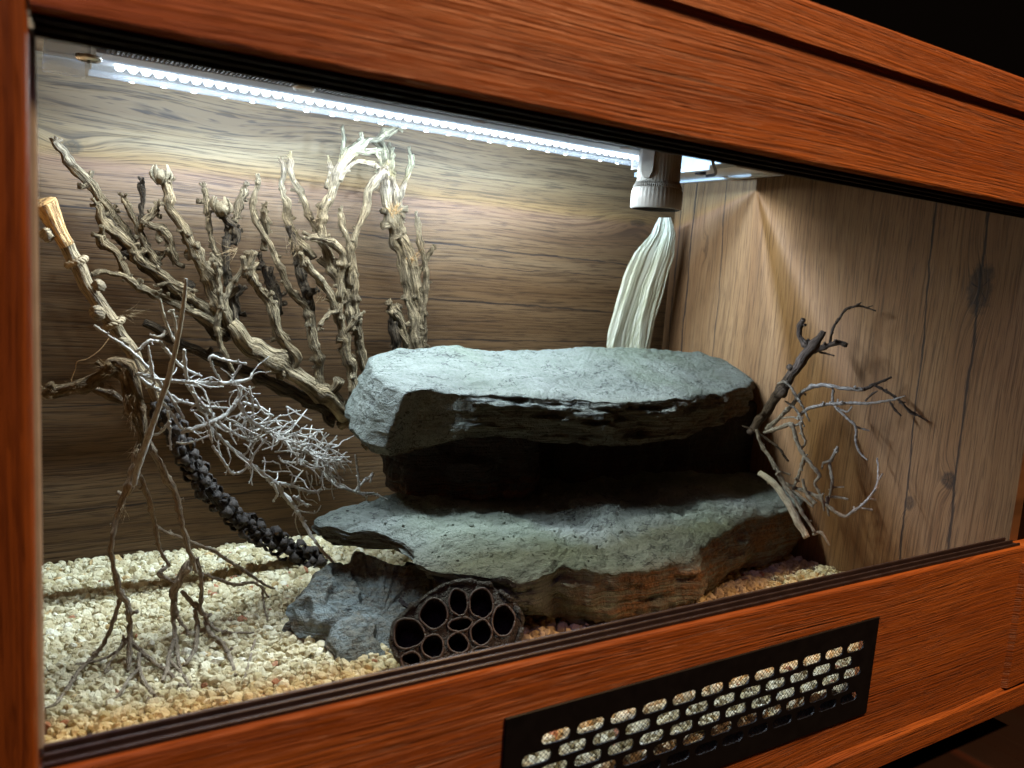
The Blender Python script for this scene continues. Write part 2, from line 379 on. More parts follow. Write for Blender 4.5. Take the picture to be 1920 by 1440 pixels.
t = NT('milky_cap'); tr = t.n('ShaderNodeBsdfTransparent', {'Color': (.95, .97, 1, 1)}); df = t.n('ShaderNodeBsdfDiffuse', {'Color': (.55, .62, .72, 1)}); gl = t.n('ShaderNodeBsdfGlossy', {'Roughness': .2}); lw = t.n('ShaderNodeLayerWeight', {'Blend': .3}); m1 = t.n('ShaderNodeMixShader', {0: .35, 1: tr.outputs[0], 2: df.outputs[0]}); m2 = t.n('ShaderNodeMixShader', {0: t.ma('MULTIPLY', lw.outputs['Facing'], .4), 1: m1.outputs[0], 2: gl.outputs[0]}); t.t.links.new(m2.outputs[0], t.out.inputs[0]); TCAP = t.m
RIBM = plain('dull_grey_plastic', (.16, .165, .18), .5)
bar = thing('led_light_bar', 'lit white light bar in a clear tube along the terrarium ceiling', 'light bar', (1.07, LY, ZC))
MB().box(.16, 1.98, 1.03, 1.24, 1.190, 1.202).build('mounting_plate', RIBM, bar)
MB().box(.14, 1.96, 1.10, 1.22, 1.2025, ZC - .001).build('hanger_rail', GREYP, bar)
q = MB(); q.prof_x([(1.085, 1.1895), (1.085, 1.182), (1.105, 1.168), (1.155, 1.168), (1.215, 1.182), (1.215, 1.1895)], .15, 1.955); q.build('reflector', WHITEP, bar)
q = MB(); x = .17
while x < 1.95: q.box(x, x + .0055, 1.032, 1.082, 1.183, 1.1897); x += .011
tag(q.build('ribbing', RIBM, bar), kind='stuff')
tb = arc(1.150, 1.163, .078, 180, 360, 16); tb = [(y, 1.166 + (z - 1.163) * .34) for y, z in tb]
q = MB(); n_ = len(tb); q.add([(x, y, z) for x in (.14, 1.957) for y, z in tb], [(i, i + 1, n_ + i + 1, n_ + i) for i in range(n_ - 1)]); q.build('clear_tube', TUBEM, bar, smooth=True)
# single diodes
dm = MB().lathe([(0.0118, 0.0), (.0110, -.006), (.007, -.011), (.0005, -.0125)], (0, 0, 0), 14)
first = None
for k in range(58):
    x = .205 + (1.925 - .205) * k / 57
    if first is None:
        first = mk('diode', [(v[0], v[1] + LY, v[2] + 1.1675) for v in [(a[0] + x, a[1], a[2]) for a in dm.v]], dm.f, LEDM, bar, org=(x, LY, 1.1675), smooth=True)
    else:
        o = first.copy(); o.parent = bar; o.location = [(x - ORG[bar.name][0]) * S, first.location[1], first.location[2]]; col.objects.link(o)
q = MB(); cp = [(1.032, 1.186)] + arc(1.06, 1.165, .026, 200, 270, 3) + arc(1.225, 1.165, .026, 270, 360, 3) + [(1.252, 1.186)]
q.prof_x(cp, .040, .135); ecap = q.build('end_cap', TCAP, bar)
q = MB(); q.lathe([(.0285, .004), (.0285, -.002), (.024, -.007), (.004, -.009)], (.128, 1.005, 1.150), 24)
sc = q.build('screw', STEEL, bar, smooth=True)
MB().box(.112, .144, 1.002, 1.008, 1.1405, 1.1425).box(.125, .131, .990, 1.020, 1.1403, 1.1426).build('screw_slot', DARKH, sc)
for (px, py) in ((570, 167), (893, 231), (1170, 280)):
    c = on(px, py, 2, 1.180); q = MB()
    q.lathe([(.030, .004), (.030, -.002), (.022, -.006), (.020, -.002), (.0005, -.002)], (c[0], c[1], 1.180), 24); q.build('clip', WHITEP, bar, smooth=True)
MB().box(1.957, 1.985, 1.06, 1.245, 1.140, 1.1895).build('end_cap', GREYP, bar)
# the light of the bar: a row of small lamps with the coloured, banded throw of its lens
def profile(d):
    d.use_nodes = True; nt = d.node_tree; em = nt.nodes['Emission']
    tc = nt.nodes.new('ShaderNodeTexCoord'); sp = nt.nodes.new('ShaderNodeSeparateXYZ'); nt.links.new(tc.outputs['Normal'], sp.inputs[0])
    at2 = nt.nodes.new('ShaderNodeMath'); at2.operation = 'ARCTAN2'; ng = nt.nodes.new('ShaderNodeMath'); ng.operation = 'MULTIPLY'; ng.inputs[1].default_value = -1
    nt.links.new(sp.outputs[2], ng.inputs[0]); nt.links.new(sp.outputs[1], at2.inputs[0]); nt.links.new(ng.outputs[0], at2.inputs[1])
    mp = nt.nodes.new('ShaderNodeMapRange'); mp.inputs[1].default_value = -math.pi / 2; mp.inputs[2].default_value = math.pi / 2
    nt.links.new(at2.outputs[0], mp.inputs[0])
    r = nt.nodes.new('ShaderNodeValToRGB'); nt.links.new(mp.outputs[0], r.inputs[0])
    stops = [(-90, (.02, .02, .02)), (-72, (.10, .10, .09)), (-60, (.28, .27, .25)), (-50, (.50, .50, .48)), (-43, (.68, .70, .74)), (-37, (.80, .84, .92)), (-31, (.52, .49, .39)), (-23, (.42, .38, .26)), (-17, (.92, .96, 1.0)), (-11, (.72, .77, .82)), (0, (.84, .91, .96)),
             (15, (.74, .82, .88)), (28, (.44, .46, .47)), (45, (.38, .39, .40)), (57, (.46, .53, .62)), (67, (.64, .75, .96)), (71, (.66, .75, 1.0)), (74, (.68, .80, .80)), (79, (.53, .70, .84)), (86, (.43, .60, .76)), (90, (.28, .39, .52))]
    cr = r.color_ramp
    while len(cr.elements) < len(stops): cr.elements.new(.5)
    for e_, (a, c_) in zip(cr.elements, stops): e_.position = (a + 90) / 180; e_.color = (*c_, 1)
    nt.links.new(r.outputs[0], em.inputs['Color'])
NL = 22
ld = bpy.data.lights.new('led_lamp', 'POINT'); ld.energy = 1.45; ld.shadow_soft_size = .0022; ld.color = (.77, .90, 1.0)
profile(ld)
for k in range(NL):
    x = .205 + (1.925 - .205) * (k + .5) / NL
    o = bpy.data.objects.new('led_lamp', ld); col.objects.link(o); o.parent = bar
    o.location = [(x - 1.07) * S, (1.245 - LY) * S, (1.140 - ZC) * S]

# ------------------------------------------------------------------ lamp holder, tray, husk
tray = thing('white_tray', 'flat white plastic tray fixed under the ceiling in the back right corner', 'tray', (2.3, 1.3, ZC))
q = MB(); q.box(2.36, 2.634, 1.10, 1.715, 1.203, 1.209)
for a in ((2.36, 2.634, 1.10, 1.13), (2.36, 2.634, 1.675, 1.715), (2.36, 2.39, 1.1305, 1.6745), (2.604, 2.634, 1.1305, 1.6745)): q.box(*a, 1.190, 1.2025)
q.build('tray_plate', WHITEP, tray); MB().box(2.42, 2.58, 1.2, 1.6, 1.2095, ZC - .001).build('spacer', WHITEP, tray)
MB().box(2.42, 2.455, 1.36, 1.39, 1.188, 1.2025).build('switch', BLACK, tray)
sk = at(1229, 393, 1.03)
sr = px2u(sk, 47.5)
sock = thing('lamp_socket', 'grey ribbed lamp socket hanging empty in the back right corner', 'lamp socket', (sk[0], sk[1], 1.2025))
hz = 1.2025 - sk[2]
def rb(k, r, z): return (.0006 if (k // 2) % 2 else -.0006) if r > sr * .78 and .004 < z < hz * .93 else 0
prf = [(sr * .80, .004 + .0), (sr * .93, 0), (sr, .004), (sr, hz * .22), (sr * .985, hz * .28), (sr * .86, hz * .37), (sr * .83, hz * .42), (sr * .83, hz * .90), (sr * .80, hz * .94), (sr * .78, hz)]
q = MB(); q.lathe(prf[1:], (sk[0], sk[1], sk[2]), 160, rb); q.build('body', SOCKM, sock, smooth=True)
q = MB(); q.lathe([(sr * .93, 0.0), (sr * .88, .003), (sr * .87, .06), (sr * .70, .075), (sr * .70, .13), (.001, .13)], (sk[0], sk[1], sk[2]), 64); q.build('inner_shell', DARKH, sock, smooth=True)
q = MB(); q.lathe([(sr * .5, hz), (sr * .5, ZC - .001 - sk[2])], (sk[0], sk[1], sk[2]), 32); q.build('hanger', SOCKM, sock, smooth=True)
# crossed knurling band and raised side tab
q = MB()
for k in range(72):
    a = 2 * math.pi * k / 72
    for s_, z in ((1, hz * .335), (0, hz * .385)):
        aa = a + s_ * math.pi / 72; r_ = sr * (.915 if s_ else .855)
        cx, cyy = sk[0] + r_ * math.cos(aa), sk[1] + r_ * math.sin(aa); ex, ey = -math.sin(aa) * .0035, math.cos(aa) * .0035; ox, oy = math.cos(aa) * .004, math.sin(aa) * .004
        q.add([(cx, cyy, sk[2] + z + .010), (cx + ex, cyy + ey, sk[2] + z), (cx, cyy, sk[2] + z - .010), (cx - ex, cyy - ey, sk[2] + z), (cx + ox, cyy + oy, sk[2] + z)], [(0, 1, 4), (1, 2, 4), (2, 3, 4), (3, 0, 4)])
tag(q.build('knurling', SOCKM, sock), kind='stuff')
for aa in (math.radians(200), math.radians(20)):
    q = MB(); ca, sa = math.cos(aa), math.sin(aa); pts = []
    for z, wd, o_ in ((hz * .45, .010, .010), (hz * .55, .022, .012), (hz * .97, .024, .008)):
        for sg in (-1, 1):
            for oo in (0, o_): pts.append((sk[0] + ca * (sr * .83 + oo) - sa * sg * wd, sk[1] + sa * (sr * .83 + oo) + ca * sg * wd, sk[2] + z))
    f = []
    for j in range(2):
        b_ = j * 4; f += [(b_ + 1, b_ + 3, b_ + 7, b_ + 5), (b_, b_ + 1, b_ + 5, b_ + 4), (b_ + 2, b_ + 6, b_ + 7, b_ + 3)]
    f += [(0, 2, 3, 1), (8, 9, 11, 10)]
    q.add(pts, f); q.build('side_tab', SOCKM, sock)

LASTG = [None]
def tubeverts(pts, sides=10, ridge=.12, lump=.12, seed=0., flare=None, step=None, jit=0.0, furrow=2.9, nodes=0):
    """gnarled tube through (x,y,z,r) points"""
    P_ = np.array(pts, float)
    if len(P_) == 2: P_ = np.array([P_[0], P_[0] * .5 + P_[1] * .5, P_[1]])
    ext = np.vstack([2 * P_[0] - P_[1], P_, 2 * P_[-1] - P_[-2]]); ext[:, 3] = np.maximum(ext[:, 3], .0004)
    out = []
    rm = max(P_[:, 3].mean(), .0008); stp = step or rm * .75
    for i in range(len(P_) - 1):
        p0, p1, p2, p3 = ext[i], ext[i + 1], ext[i + 2], ext[i + 3]
        n_ = int(min(24, max(2, np.linalg.norm(p2[:3] - p1[:3]) / stp)))
        for k in range(n_):
            t_ = k / n_; q_ = .5 * ((2 * p1) + (-p0 + p2) * t_ + (2 * p0 - 5 * p1 + 4 * p2 - p3) * t_ ** 2 + (-p0 + 3 * p1 - 3 * p2 + p3) * t_ ** 3)
            q_[3] = p1[3] + (p2[3] - p1[3]) * t_; out.append(q_)
    out.append(P_[-1]); out = np.array(out); n_ = len(out)
    s_ = np.concatenate([[0], np.cumsum(np.linalg.norm(np.diff(out[:, :3], axis=0), axis=1))])
    if jit:
        for i in range(1, n_):
            out[i, :3] += jit * rm * np.array([nz(s_[i] / rm * .35, seed, 0), nz(s_[i] / rm * .35, seed, 9), nz(s_[i] / rm * .35, seed, 17)])
    if nodes:
        rq = random.Random(int(seed * 1000)); L_ = s_[-1]; c_ = rm * rq.uniform(2, 6)
        while c_ < L_:
            out[:, 3] *= 1 + rq.uniform(.2, .5) * np.exp(-((s_ - c_) / (rm * .8)) ** 2); c_ += rm * nodes * rq.uniform(.5, 1.5)
    T = np.gradient(out[:, :3], axis=0); T /= np.linalg.norm(T, axis=1)[:, None] + 1e-12
    ref = np.array([0, 1., .13]); N = np.cross(T[0], ref); N /= np.linalg.norm(N)
    V = []; G = []; ang = np.linspace(0, 2 * math.pi, sides, endpoint=False)
    for i in range(n_):
        N = N - T[i] * (N @ T[i]); N /= np.linalg.norm(N); B = np.cross(T[i], N); r = out[i, 3]; sl = s_[i] / rm
        lm = 1 + lump * nz(sl * .45, seed * 1.7, 3.3) * 2
        for a in ang:
            a2 = a + sl * .05
            rr = r * lm * (1 + (ridge * 2 * nz(math.cos(a2) * furrow, math.sin(a2) * furrow, sl * .12 + seed * 5.1) if ridge else 0))
            V.append(out[i, :3] + rr * (math.cos(a) * N + math.sin(a) * B)); G.append((math.cos(a2) + seed * 3.1, math.sin(a2), sl * .1 + seed + 1.))
    F = [(i * sides + k, i * sides + (k + 1) % sides, (i + 1) * sides + (k + 1) % sides, (i + 1) * sides + k) for i in range(n_ - 1) for k in range(sides)]
    G += [G[0], G[-1]]; LASTG[0] = G
    b0 = len(V); V.append(out[0, :3] + T[0] * out[0, 3] * .25); V.append(out[-1, :3] - T[-1] * out[-1, 3] * .25)
    F += [(b0, (k + 1) % sides, k) for k in range(sides)] + [(b0 + 1, (n_ - 1) * sides + k, (n_ - 1) * sides + (k + 1) % sides) for k in range(sides)]
    return V, F, out

t = NT('dry_husk'); x, y, z = t.pos(); fb = t.noise(t.comb(t.ma('MULTIPLY', t.ma('ADD', x, t.ma('MULTIPLY', z, -.35)), 130), t.ma('MULTIPLY', y, 40), t.ma('MULTIPLY', z, 5)), 1., 3)
HUSKM = t.fin(t.ramp(fb, [(.3, (.27, .26, .16)), (.5, (.46, .45, .32)), (.62, (.55, .54, .43))]), .6, fb, .35, .003, Subsurface_Weight=.0)
husk = thing('dried_husk', 'long pale dry husk leaf hanging below the lamp socket', 'dried leaf', tuple(at(1165, 655, 1.6)))
def husk_sheet(Lf, Rt, yb, seed, amp):
    n, m_ = 60, 56; Lf, Rt = np.array(Lf, float), np.array(Rt, float); V = []
    tl = np.linspace(0, 1, len(Lf)); 
    for i in range(n + 1):
        t_ = i / n; lx = np.interp(t_, tl, Lf[:, 0]); ly = np.interp(t_, tl, Lf[:, 1]); rx = np.interp(t_, np.linspace(0, 1, len(Rt)), Rt[:, 0]); ry = np.interp(t_, np.linspace(0, 1, len(Rt)), Rt[:, 1])
        for j in range(m_ + 1):
            s_ = j / m_; dd = -.010 * math.sin(math.pi * s_) + amp * 1.5 * nz(s_ * 4 + seed, t_ * 1.1, seed) * (.3 + t_) + amp * .8 * nz(s_ * 17, t_ * 1.4, seed + 4) + amp * .35 * nz(s_ * 42, t_ * 2.0, seed + 9)
            V.append(at(lx + (rx - lx) * s_ + 3 * nz(t_ * 6, j * .1, seed), ly + (ry - ly) * s_, yb + dd))
    F = [(i * (m_ + 1) + j, i * (m_ + 1) + j + 1, (i + 1) * (m_ + 1) + j + 1, (i + 1) * (m_ + 1) + j) for i in range(n) for j in range(m_)]
    return V, F
v, f = husk_sheet([(1236, 408), (1218, 440), (1190, 475), (1168, 520), (1152, 575), (1140, 625), (1130, 690)], [(1252, 408), (1262, 432), (1258, 470), (1240, 525), (1222, 580), (1208, 625), (1196, 690)], 1.60, 1.3, .0075)
h1 = mk('leaf_blade', v, f, HUSKM, husk, smooth=True)
md = h1.modifiers.new('thickness', 'SOLIDIFY'); md.thickness = .0006
v, f = husk_sheet([(1244, 408), (1243, 440), (1226, 480), (1206, 530), (1188, 600), (1180, 690)], [(1258, 408), (1266, 440), (1262, 480), (1246, 535), (1228, 600), (1212, 690)], 1.585, 4.3, .0075)
h2 = mk('leaf_blade', v, f, HUSKM, husk, smooth=True); md = h2.modifiers.new('thickness', 'SOLIDIFY'); md.thickness = .0006

# ------------------------------------------------------------------ stones
def stone_mat(name, base, pale, rust, rust_amt, dark):
    t = NT(name); g_ = t.n('ShaderNodeNewGeometry'); x, y, z = t.pos(); p = t.comb(x, y, z)
    a = t.noise(p, 3.2, 3, .6); b_ = t.noise(p, 13, 4, .65); c_ = t.noise(p, 75, 3, .7)
    lay = t.noise(t.comb(t.ma('MULTIPLY', x, 6), t.ma('MULTIPLY', y, 6), t.ma('MULTIPLY', z, 120)), 1., 2, .6)
    side = t.n('ShaderNodeAttribute', attribute_name='side').outputs['Fac']
    ru = t.n('ShaderNodeAttribute', attribute_name='rust').outputs['Fac']
    c = t.mix(t.mr(a, .35, .65), base, pale); c = t.mix(t.mr(b_, .4, .68, 0, .55), c, tuple(k * .7 for k in base))
    c = t.mix(t.mr(c_, .48, .75, 0, .38), c, dark)
    crk = t.ma('ABSOLUTE', t.ma('SUBTRACT', t.noise(t.comb(t.ma('MULTIPLY', x, 5), t.ma('MULTIPLY', y, 9), t.ma('MULTIPLY', z, 9)), 1., 4, .6), .5))
    c = t.mix(t.mr(crk, .010, .002, 0, .8), c, tuple(k * .4 for k in dark))
    c = t.mix(t.mr(t.noise(p, 1.7, 3), .48, .66, 0, .5), c, (base[0] * .95, base[1] * 1.06, base[2] * .78))
    c = t.mix(t.ma('MULTIPLY', side, t.mr(lay, .42, .62, .15, .8)), c, dark)
    rr = t.ma('MULTIPLY', t.mr(t.ma('ADD', t.ma('MULTIPLY', b_, .6), t.ma('MULTIPLY', lay, .4)), .40, .58), t.ma('MAXIMUM', ru, rust_amt), clamp=True)
    c = t.mix(rr, c, t.mix(t.mr(c_, .35, .65), rust, tuple(k * .35 for k in rust)))
    spk = t.noise(p, 380, 1, .6)
    c = t.mix(t.mr(spk, .64, .72, 0, .45), c, tuple(k * .4 for k in dark))
    h = t.ma('ADD', t.ma('MULTIPLY_ADD', b_, 1.1, t.ma('MULTIPLY', c_, .7)), t.ma('ADD', t.ma('MULTIPLY', spk, .2), t.ma('MULTIPLY', t.ma('MULTIPLY', lay, side), .9)))
    return t.fin(c, t.mr(c_, .3, .7, .62, .85), h, .95, .007, Specular_IOR_Level=.3)
SLATE = stone_mat('blue_green_slate', (.132, .142, .116), (.195, .206, .176), (.19, .095, .036), .0, (.045, .047, .044))
SLATE2 = stone_mat('mossy_slate', (.115, .135, .122), (.185, .21, .195), (.20, .125, .045), .42, (.05, .055, .052))
SLATE3 = stone_mat('shade_dark_slate', (.022, .022, .021), (.035, .035, .034), (.12, .045, .015), .2, (.012, .012, .012))  # base colour taken near black to hold the shade under the upper slab

def slab(name, label, mat, outline, thick, seed, N=420, inset=.03, strata=7, sa=.022, bumps=.010, rust=None, org=None, chips=(), K=56, M=34, edge=.010, ter_k=.42, plainf=None):
    """outline: (x,y,z) points of the top rim, counter-clockwise or not; thick(theta01)->height; rust(p)->0..1"""
    O = np.array(outline, float); O = np.vstack([O, O[:1]])
    L = np.concatenate([[0], np.cumsum(np.linalg.norm(np.diff(O, axis=0), axis=1))]); s_ = np.linspace(0, L[-1], N, endpoint=False)
    R_ = np.stack([np.interp(s_, L, O[:, k]) for k in range(3)], 1)
    Rs = R_.copy()
    for _ in range(1): Rs = (np.roll(Rs, 1, 0) + 2 * Rs + np.roll(Rs, -1, 0)) / 4
    c = Rs.mean(0); V = []; side = []; rs = []
    for i in range(N):
        d = Rs[i] - c; d2 = np.array([d[0], d[1], 0]); d2 /= np.linalg.norm(d2)
        Rs[i] += d2 * (edge * 1.6 * fbm(Rs[i][0] * 9, Rs[i][1] * 9, seed) + edge * .5 * nz(Rs[i][0] * 40, Rs[i][1] * 40, seed))
        Rs[i][2] += edge * .8 * fbm(Rs[i][0] * 7, Rs[i][1] * 7, seed + 5)
    def topz(p, s):
        b_ = fbm(p[0] * 4, p[1] * 4, seed + 2, 5) * bumps
        f_ = fbm(p[0] * 22, p[1] * 22, seed + 4, 4) * bumps * .32
        q_ = fbm(p[0] * 2.6 + seed, p[1] * 2.6, seed + 6, 5) * 3.2; fl = math.floor(q_); fr = q_ - fl; ter = (fl + max(0., (fr - .86) / .14)) * bumps * ter_k
        b_ += ter
        rd = max(0., (s - .93) / .07); return b_ * min(1., (1 - s) * 6 + .35) + f_ - rd * rd * edge * (.6 + .8 * nz(p[0] * 14, p[1] * 14, seed + 8))
    V.append((c[0], c[1], c[2] + topz(c, 0))); side.append(0); rs.append(0)
    for k in range(1, K + 1):
        s = (k / K) ** .8
        for i in range(N):
            p = c + (Rs[i] - c) * s; V.append((p[0], p[1], p[2] + topz(p, s))); side.append(0 if k < K else .4); rs.append(0)
    last = len(V) - N
    for j in range(1, M + 1):
        t_ = j / M
        for i in range(N):
            d = Rs[i] - c; d2 = d.copy(); d2[2] = 0; d2 /= np.linalg.norm(d2)
            base = np.array(V[last + i]); th = thick(i / N, Rs[i]); wx, wy = Rs[i][0], Rs[i][1]
            u_ = (t_ + .10 * nz(t_ * 6, wx * 2, seed)) * strata + 1.5 * nz(wx * 2.2, wy * 2.2, seed + 11); Lr = math.floor(u_); fr = u_ - Lr
            ledge = nz(wx * 5 + Lr * 3.7, wy * 5 - Lr * 1.9, Lr * 2.3 + seed) * sa + nz(wx * 16 + Lr * 5.1, wy * 16, Lr * 1.3 + seed) * sa * .5
            nxt = nz(wx * 5 + (Lr + 1) * 3.7, wy * 5 - (Lr + 1) * 1.9, (Lr + 1) * 2.3 + seed) * sa + nz(wx * 16 + (Lr + 1) * 5.1, wy * 16, (Lr + 1) * 1.3 + seed) * sa * .5
            bl = min(1., max(0., (fr - .72) / .28)); off = ledge * (1 - bl) + nxt * bl; pf_ = plainf(Rs[i]) if plainf else 0.
            off *= 1 - .7 * pf_
            off *= min(1., t_ * 5)
            off += (inset(Rs[i], t_) if callable(inset) else -inset * (t_ ** 1.4) - .5 * inset * max(0., (t_ - .85) / .15) ** 2) + fbm(wx * 25, wy * 25, t_ * th * 40 + seed, 3) * .004
            p = base + d2 * off; p[2] = base[2] - th * t_ + .004 * nz(wx * 12, wy * 12, j * .6 + seed)
            for (cp, cr, cd) in chips:
                q_ = np.linalg.norm(p - np.array(cp)) / cr
                if q_ < 1: p = p - d2 * cd * (1 - q_ * q_)
            V.append(tuple(p)); side.append(1 - .8 * pf_); rs.append(rust(p) if rust else 0)
    rim = np.array(V[-N:]); cb = rim.mean(0)
    for k in range(1, 6):
        s = 1 - k / 6
        for i in range(N): p = cb + (rim[i] - cb) * s; V.append((p[0], p[1], p[2] + .006 * nz(p[0] * 9, p[1] * 9, seed))); side.append(1); rs.append(0)
    V.append(tuple(cb)); side.append(1); rs.append(0)
    F = [(0, 1 + i, 1 + (i + 1) % N) for i in range(N)]
    tot = K + M + 5
    for k in range(tot - 1):
        a = 1 + k * N
        F += [(a + i, a + N + i, a + N + (i + 1) % N, a + (i + 1) % N) for i in range(N)]
    a = 1 + (tot - 1) * N; F += [(a + i, len(V) - 1, a + (i + 1) % N) for i in range(N)]
    o = mk(name, V, F, mat, None, org=org if org is not None else (c[0], c[1], float(np.min([q_[2] for q_ in V]))), smooth=True, attr={'side': side, 'rust': rs})
    try:
        me = o.data; me.set_sharp_from_angle(angle=math.radians(38))
    except Exception: pass
    return tag(o, label, 'stone')
def plane_pts(pts, z0, y0, m_):
    return [on_plane(px, py, (0, y0, z0), (0, -m_, 1)) for px, py in pts]
# upper slab
UP = plane_pts([(690, 664), (745, 655), (835, 648), (900, 652), (985, 655), (1045, 652), (1130, 650), (1230, 652), (1310, 658), (1350, 668), (1395, 690), (1412, 712), (1400, 722), (1350, 735), (1290, 746), (1200, 752), (1120, 752), (1040, 748), (940, 742), (860, 736), (800, 728), (762, 735), (720, 722), (694, 700)], .33, 1.05, .30)
def upin(p, t_):
    lf = max(0., min(1., (1.22 - p[0]) / .18)); roll = .030 * math.sin(min(1., t_ / .45) * math.pi / 2) - .075 * max(0., t_ - .45)
    k = .6 + .8 * nz(p[0] * 4, p[1] * 4, 6.); return lf * (.085 * t_ - .05 * max(0., t_ - .85) * 5) + (1 - lf) * roll * k
slab('stone_slab', 'upper thick grey-green slate slab bridging two shade-darkened stones', SLATE, UP, lambda u, p: .150 + .02 * nz(p[0] * 2, p[1] * 2, 4.) - .03 * max(0., min(1., (p[0] - 2.1) / .3)) + .05 * max(0., min(1., (1.2 - p[0]) / .15)), 3.1, inset=upin, strata=7, sa=.040, bumps=.010, M=48, N=560, edge=.009, plainf=lambda p: max(0., min(1., (1.24 - p[0]) / .10)),
     rust=lambda p: max(0., min(.55, (p[0] - 1.9) * 1.2)), chips=((at(835, 775, 1.06), .09, .03), (at(960, 742, 1.05), .06, .03), (at(740, 715, 1.16), .06, .025), (at(1350, 735, 1.0), .06, .03)))
LW = plane_pts([(583, 968), (612, 955), (660, 945), (705, 932), (735, 922), (790, 925), (830, 917), (900, 905), (1010, 890), (1140, 885), (1280, 880), (1400, 882), (1485, 900), (1510, 925), (1500, 948), (1450, 962), (1398, 970), (1372, 992), (1330, 1022), (1305, 1043), (1270, 1053), (1200, 1068), (1110, 1062), (1050, 1060), (1010, 1085), (965, 1092), (905, 1078), (850, 1070), (800, 1060), (772, 1048), (775, 1030), (735, 1012), (690, 995), (640, 985), (595, 980)], -.05, 1.0, .19)
def lowin(p, t_):
    rt = max(0., min(1., (p[0] - 1.15) / .3)); k = .7 + 1.2 * nz(p[0] * 3.5, p[1] * 3.5, 16.)
    return -(1 - rt) * .05 * t_ ** 1.4 + rt * (.035 * math.sin(min(1., t_ / .6) * math.pi / 2) - .12 * max(0., t_ - .6)) * k
slab('stone_slab', 'lower wide slate slab strewn with grit, rusty broken front edge', SLATE, LW, lambda u, p: .055 + max(0, min(.135, (p[0] - 1.02) * .36)), 7.7, inset=lowin, strata=6, sa=.034, bumps=.020,
     rust=lambda p: max(0., min(1., (p[0] - 1.22) * 3.)), edge=.012, N=520)
# support stones
def block(name, label, pts, y0, y1, ztop, zbot, seed, mat=SLATE3):
    out = []
    return slab(name, label, mat, [(p[0], p[1], ztop + .02 * nz(p[0] * 5, p[1] * 5, seed)) for p in pts], lambda u, p: ztop - zbot, seed, N=220, inset=.0, strata=5, sa=.04, bumps=.012, K=10, M=26, rust=lambda p: max(0, min(1., (zbot + .09 - p[2]) * 12)), edge=.015)
def zl(y): return -.05 + .19 * (y - 1.0)
xa = at(775, 880, 1.12)[0]; xb = at(1010, 880, 1.12)[0]
block('support_stone', 'shade-darkened stone block under the left end of the upper slab', [(xa, 1.16), (xa + .16, 1.09), (xb - .1, 1.07), (xb, 1.12), (xb + .06, 1.3), (xb - .15, 1.42), (xa + .1, 1.40), (xa - .02, 1.3)], 0, 0, .265, zl(1.12) - .0, 21.)
xa = at(1030, 880, 1.2)[0] - .10; xb = at(1425, 850, 1.15)[0]
block('support_stone', 'shade-darkened stone block under the right end of the upper slab', [(xa, 1.24), (xa + .2, 1.16), (xb - .25, 1.10), (xb - .02, 1.12), (xb, 1.28), (xb - .3, 1.38), (xa + .1, 1.40)], 0, 0, .245, zl(1.2) - .06, 33.)
# leaning stone at front left: its broad face slopes down to the gravel
lp = np.array([.80, .86, -.235]); ln_ = np.array([-.22, -.46, .86])
LE = [on_plane(px, py, lp, ln_) for px, py in [(570, 1128), (578, 1095), (600, 1068), (640, 1050), (668, 1026), (730, 1030), (800, 1050), (850, 1085), (870, 1150), (800, 1200), (742, 1240), (700, 1252), (655, 1248), (632, 1215), (600, 1190), (578, 1158)]]
slab('leaning_stone', 'mottled blue-green stone leaning under the lower slab beside the lotus pod', SLATE2, LE, lambda u, p: .13, 12.4, N=360, inset=-.01, strata=4, sa=.045, bumps=.016, edge=.026, rust=lambda p: .6, K=64, ter_k=1.5)
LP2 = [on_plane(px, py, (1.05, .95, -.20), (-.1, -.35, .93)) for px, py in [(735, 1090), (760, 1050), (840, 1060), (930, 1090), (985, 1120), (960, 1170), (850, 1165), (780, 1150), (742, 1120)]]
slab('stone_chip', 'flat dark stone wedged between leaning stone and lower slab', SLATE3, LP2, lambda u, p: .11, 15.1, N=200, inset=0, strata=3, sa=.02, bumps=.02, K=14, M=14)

# crumbs of grit on the lower slab
rnd = random.Random(5); q = MB()
ico = [(0, 0, 1), (.894, 0, .447), (.276, .851, .447), (-.724, .526, .447), (-.724, -.526, .447), (.276, -.851, .447), (.724, .526, -.447), (-.276, .851, -.447), (-.894, 0, -.447), (-.276, -.851, -.447), (.724, -.526, -.447), (0, 0, -1)]
icf = [(0, 1, 2), (0, 2, 3), (0, 3, 4), (0, 4, 5), (0, 5, 1), (1, 6, 2), (2, 7, 3), (3, 8, 4), (4, 9, 5), (5, 10, 1), (2, 6, 7), (3, 7, 8), (4, 8, 9), (5, 9, 10), (1, 10, 6), (11, 7, 6), (11, 8, 7), (11, 9, 8), (11, 10, 9), (11, 6, 10)]
deps = bpy.context.evaluated_depsgraph_get()
lowslab = [o for o in bpy.data.objects if o.get('label', '').startswith('lower wide')][0]
from mathutils.bvhtree import BVHTree
bv = BVHTree.FromPolygons([lowslab.location + v.co for v in lowslab.data.vertices], [tuple(p.vertices) for p in lowslab.data.polygons])
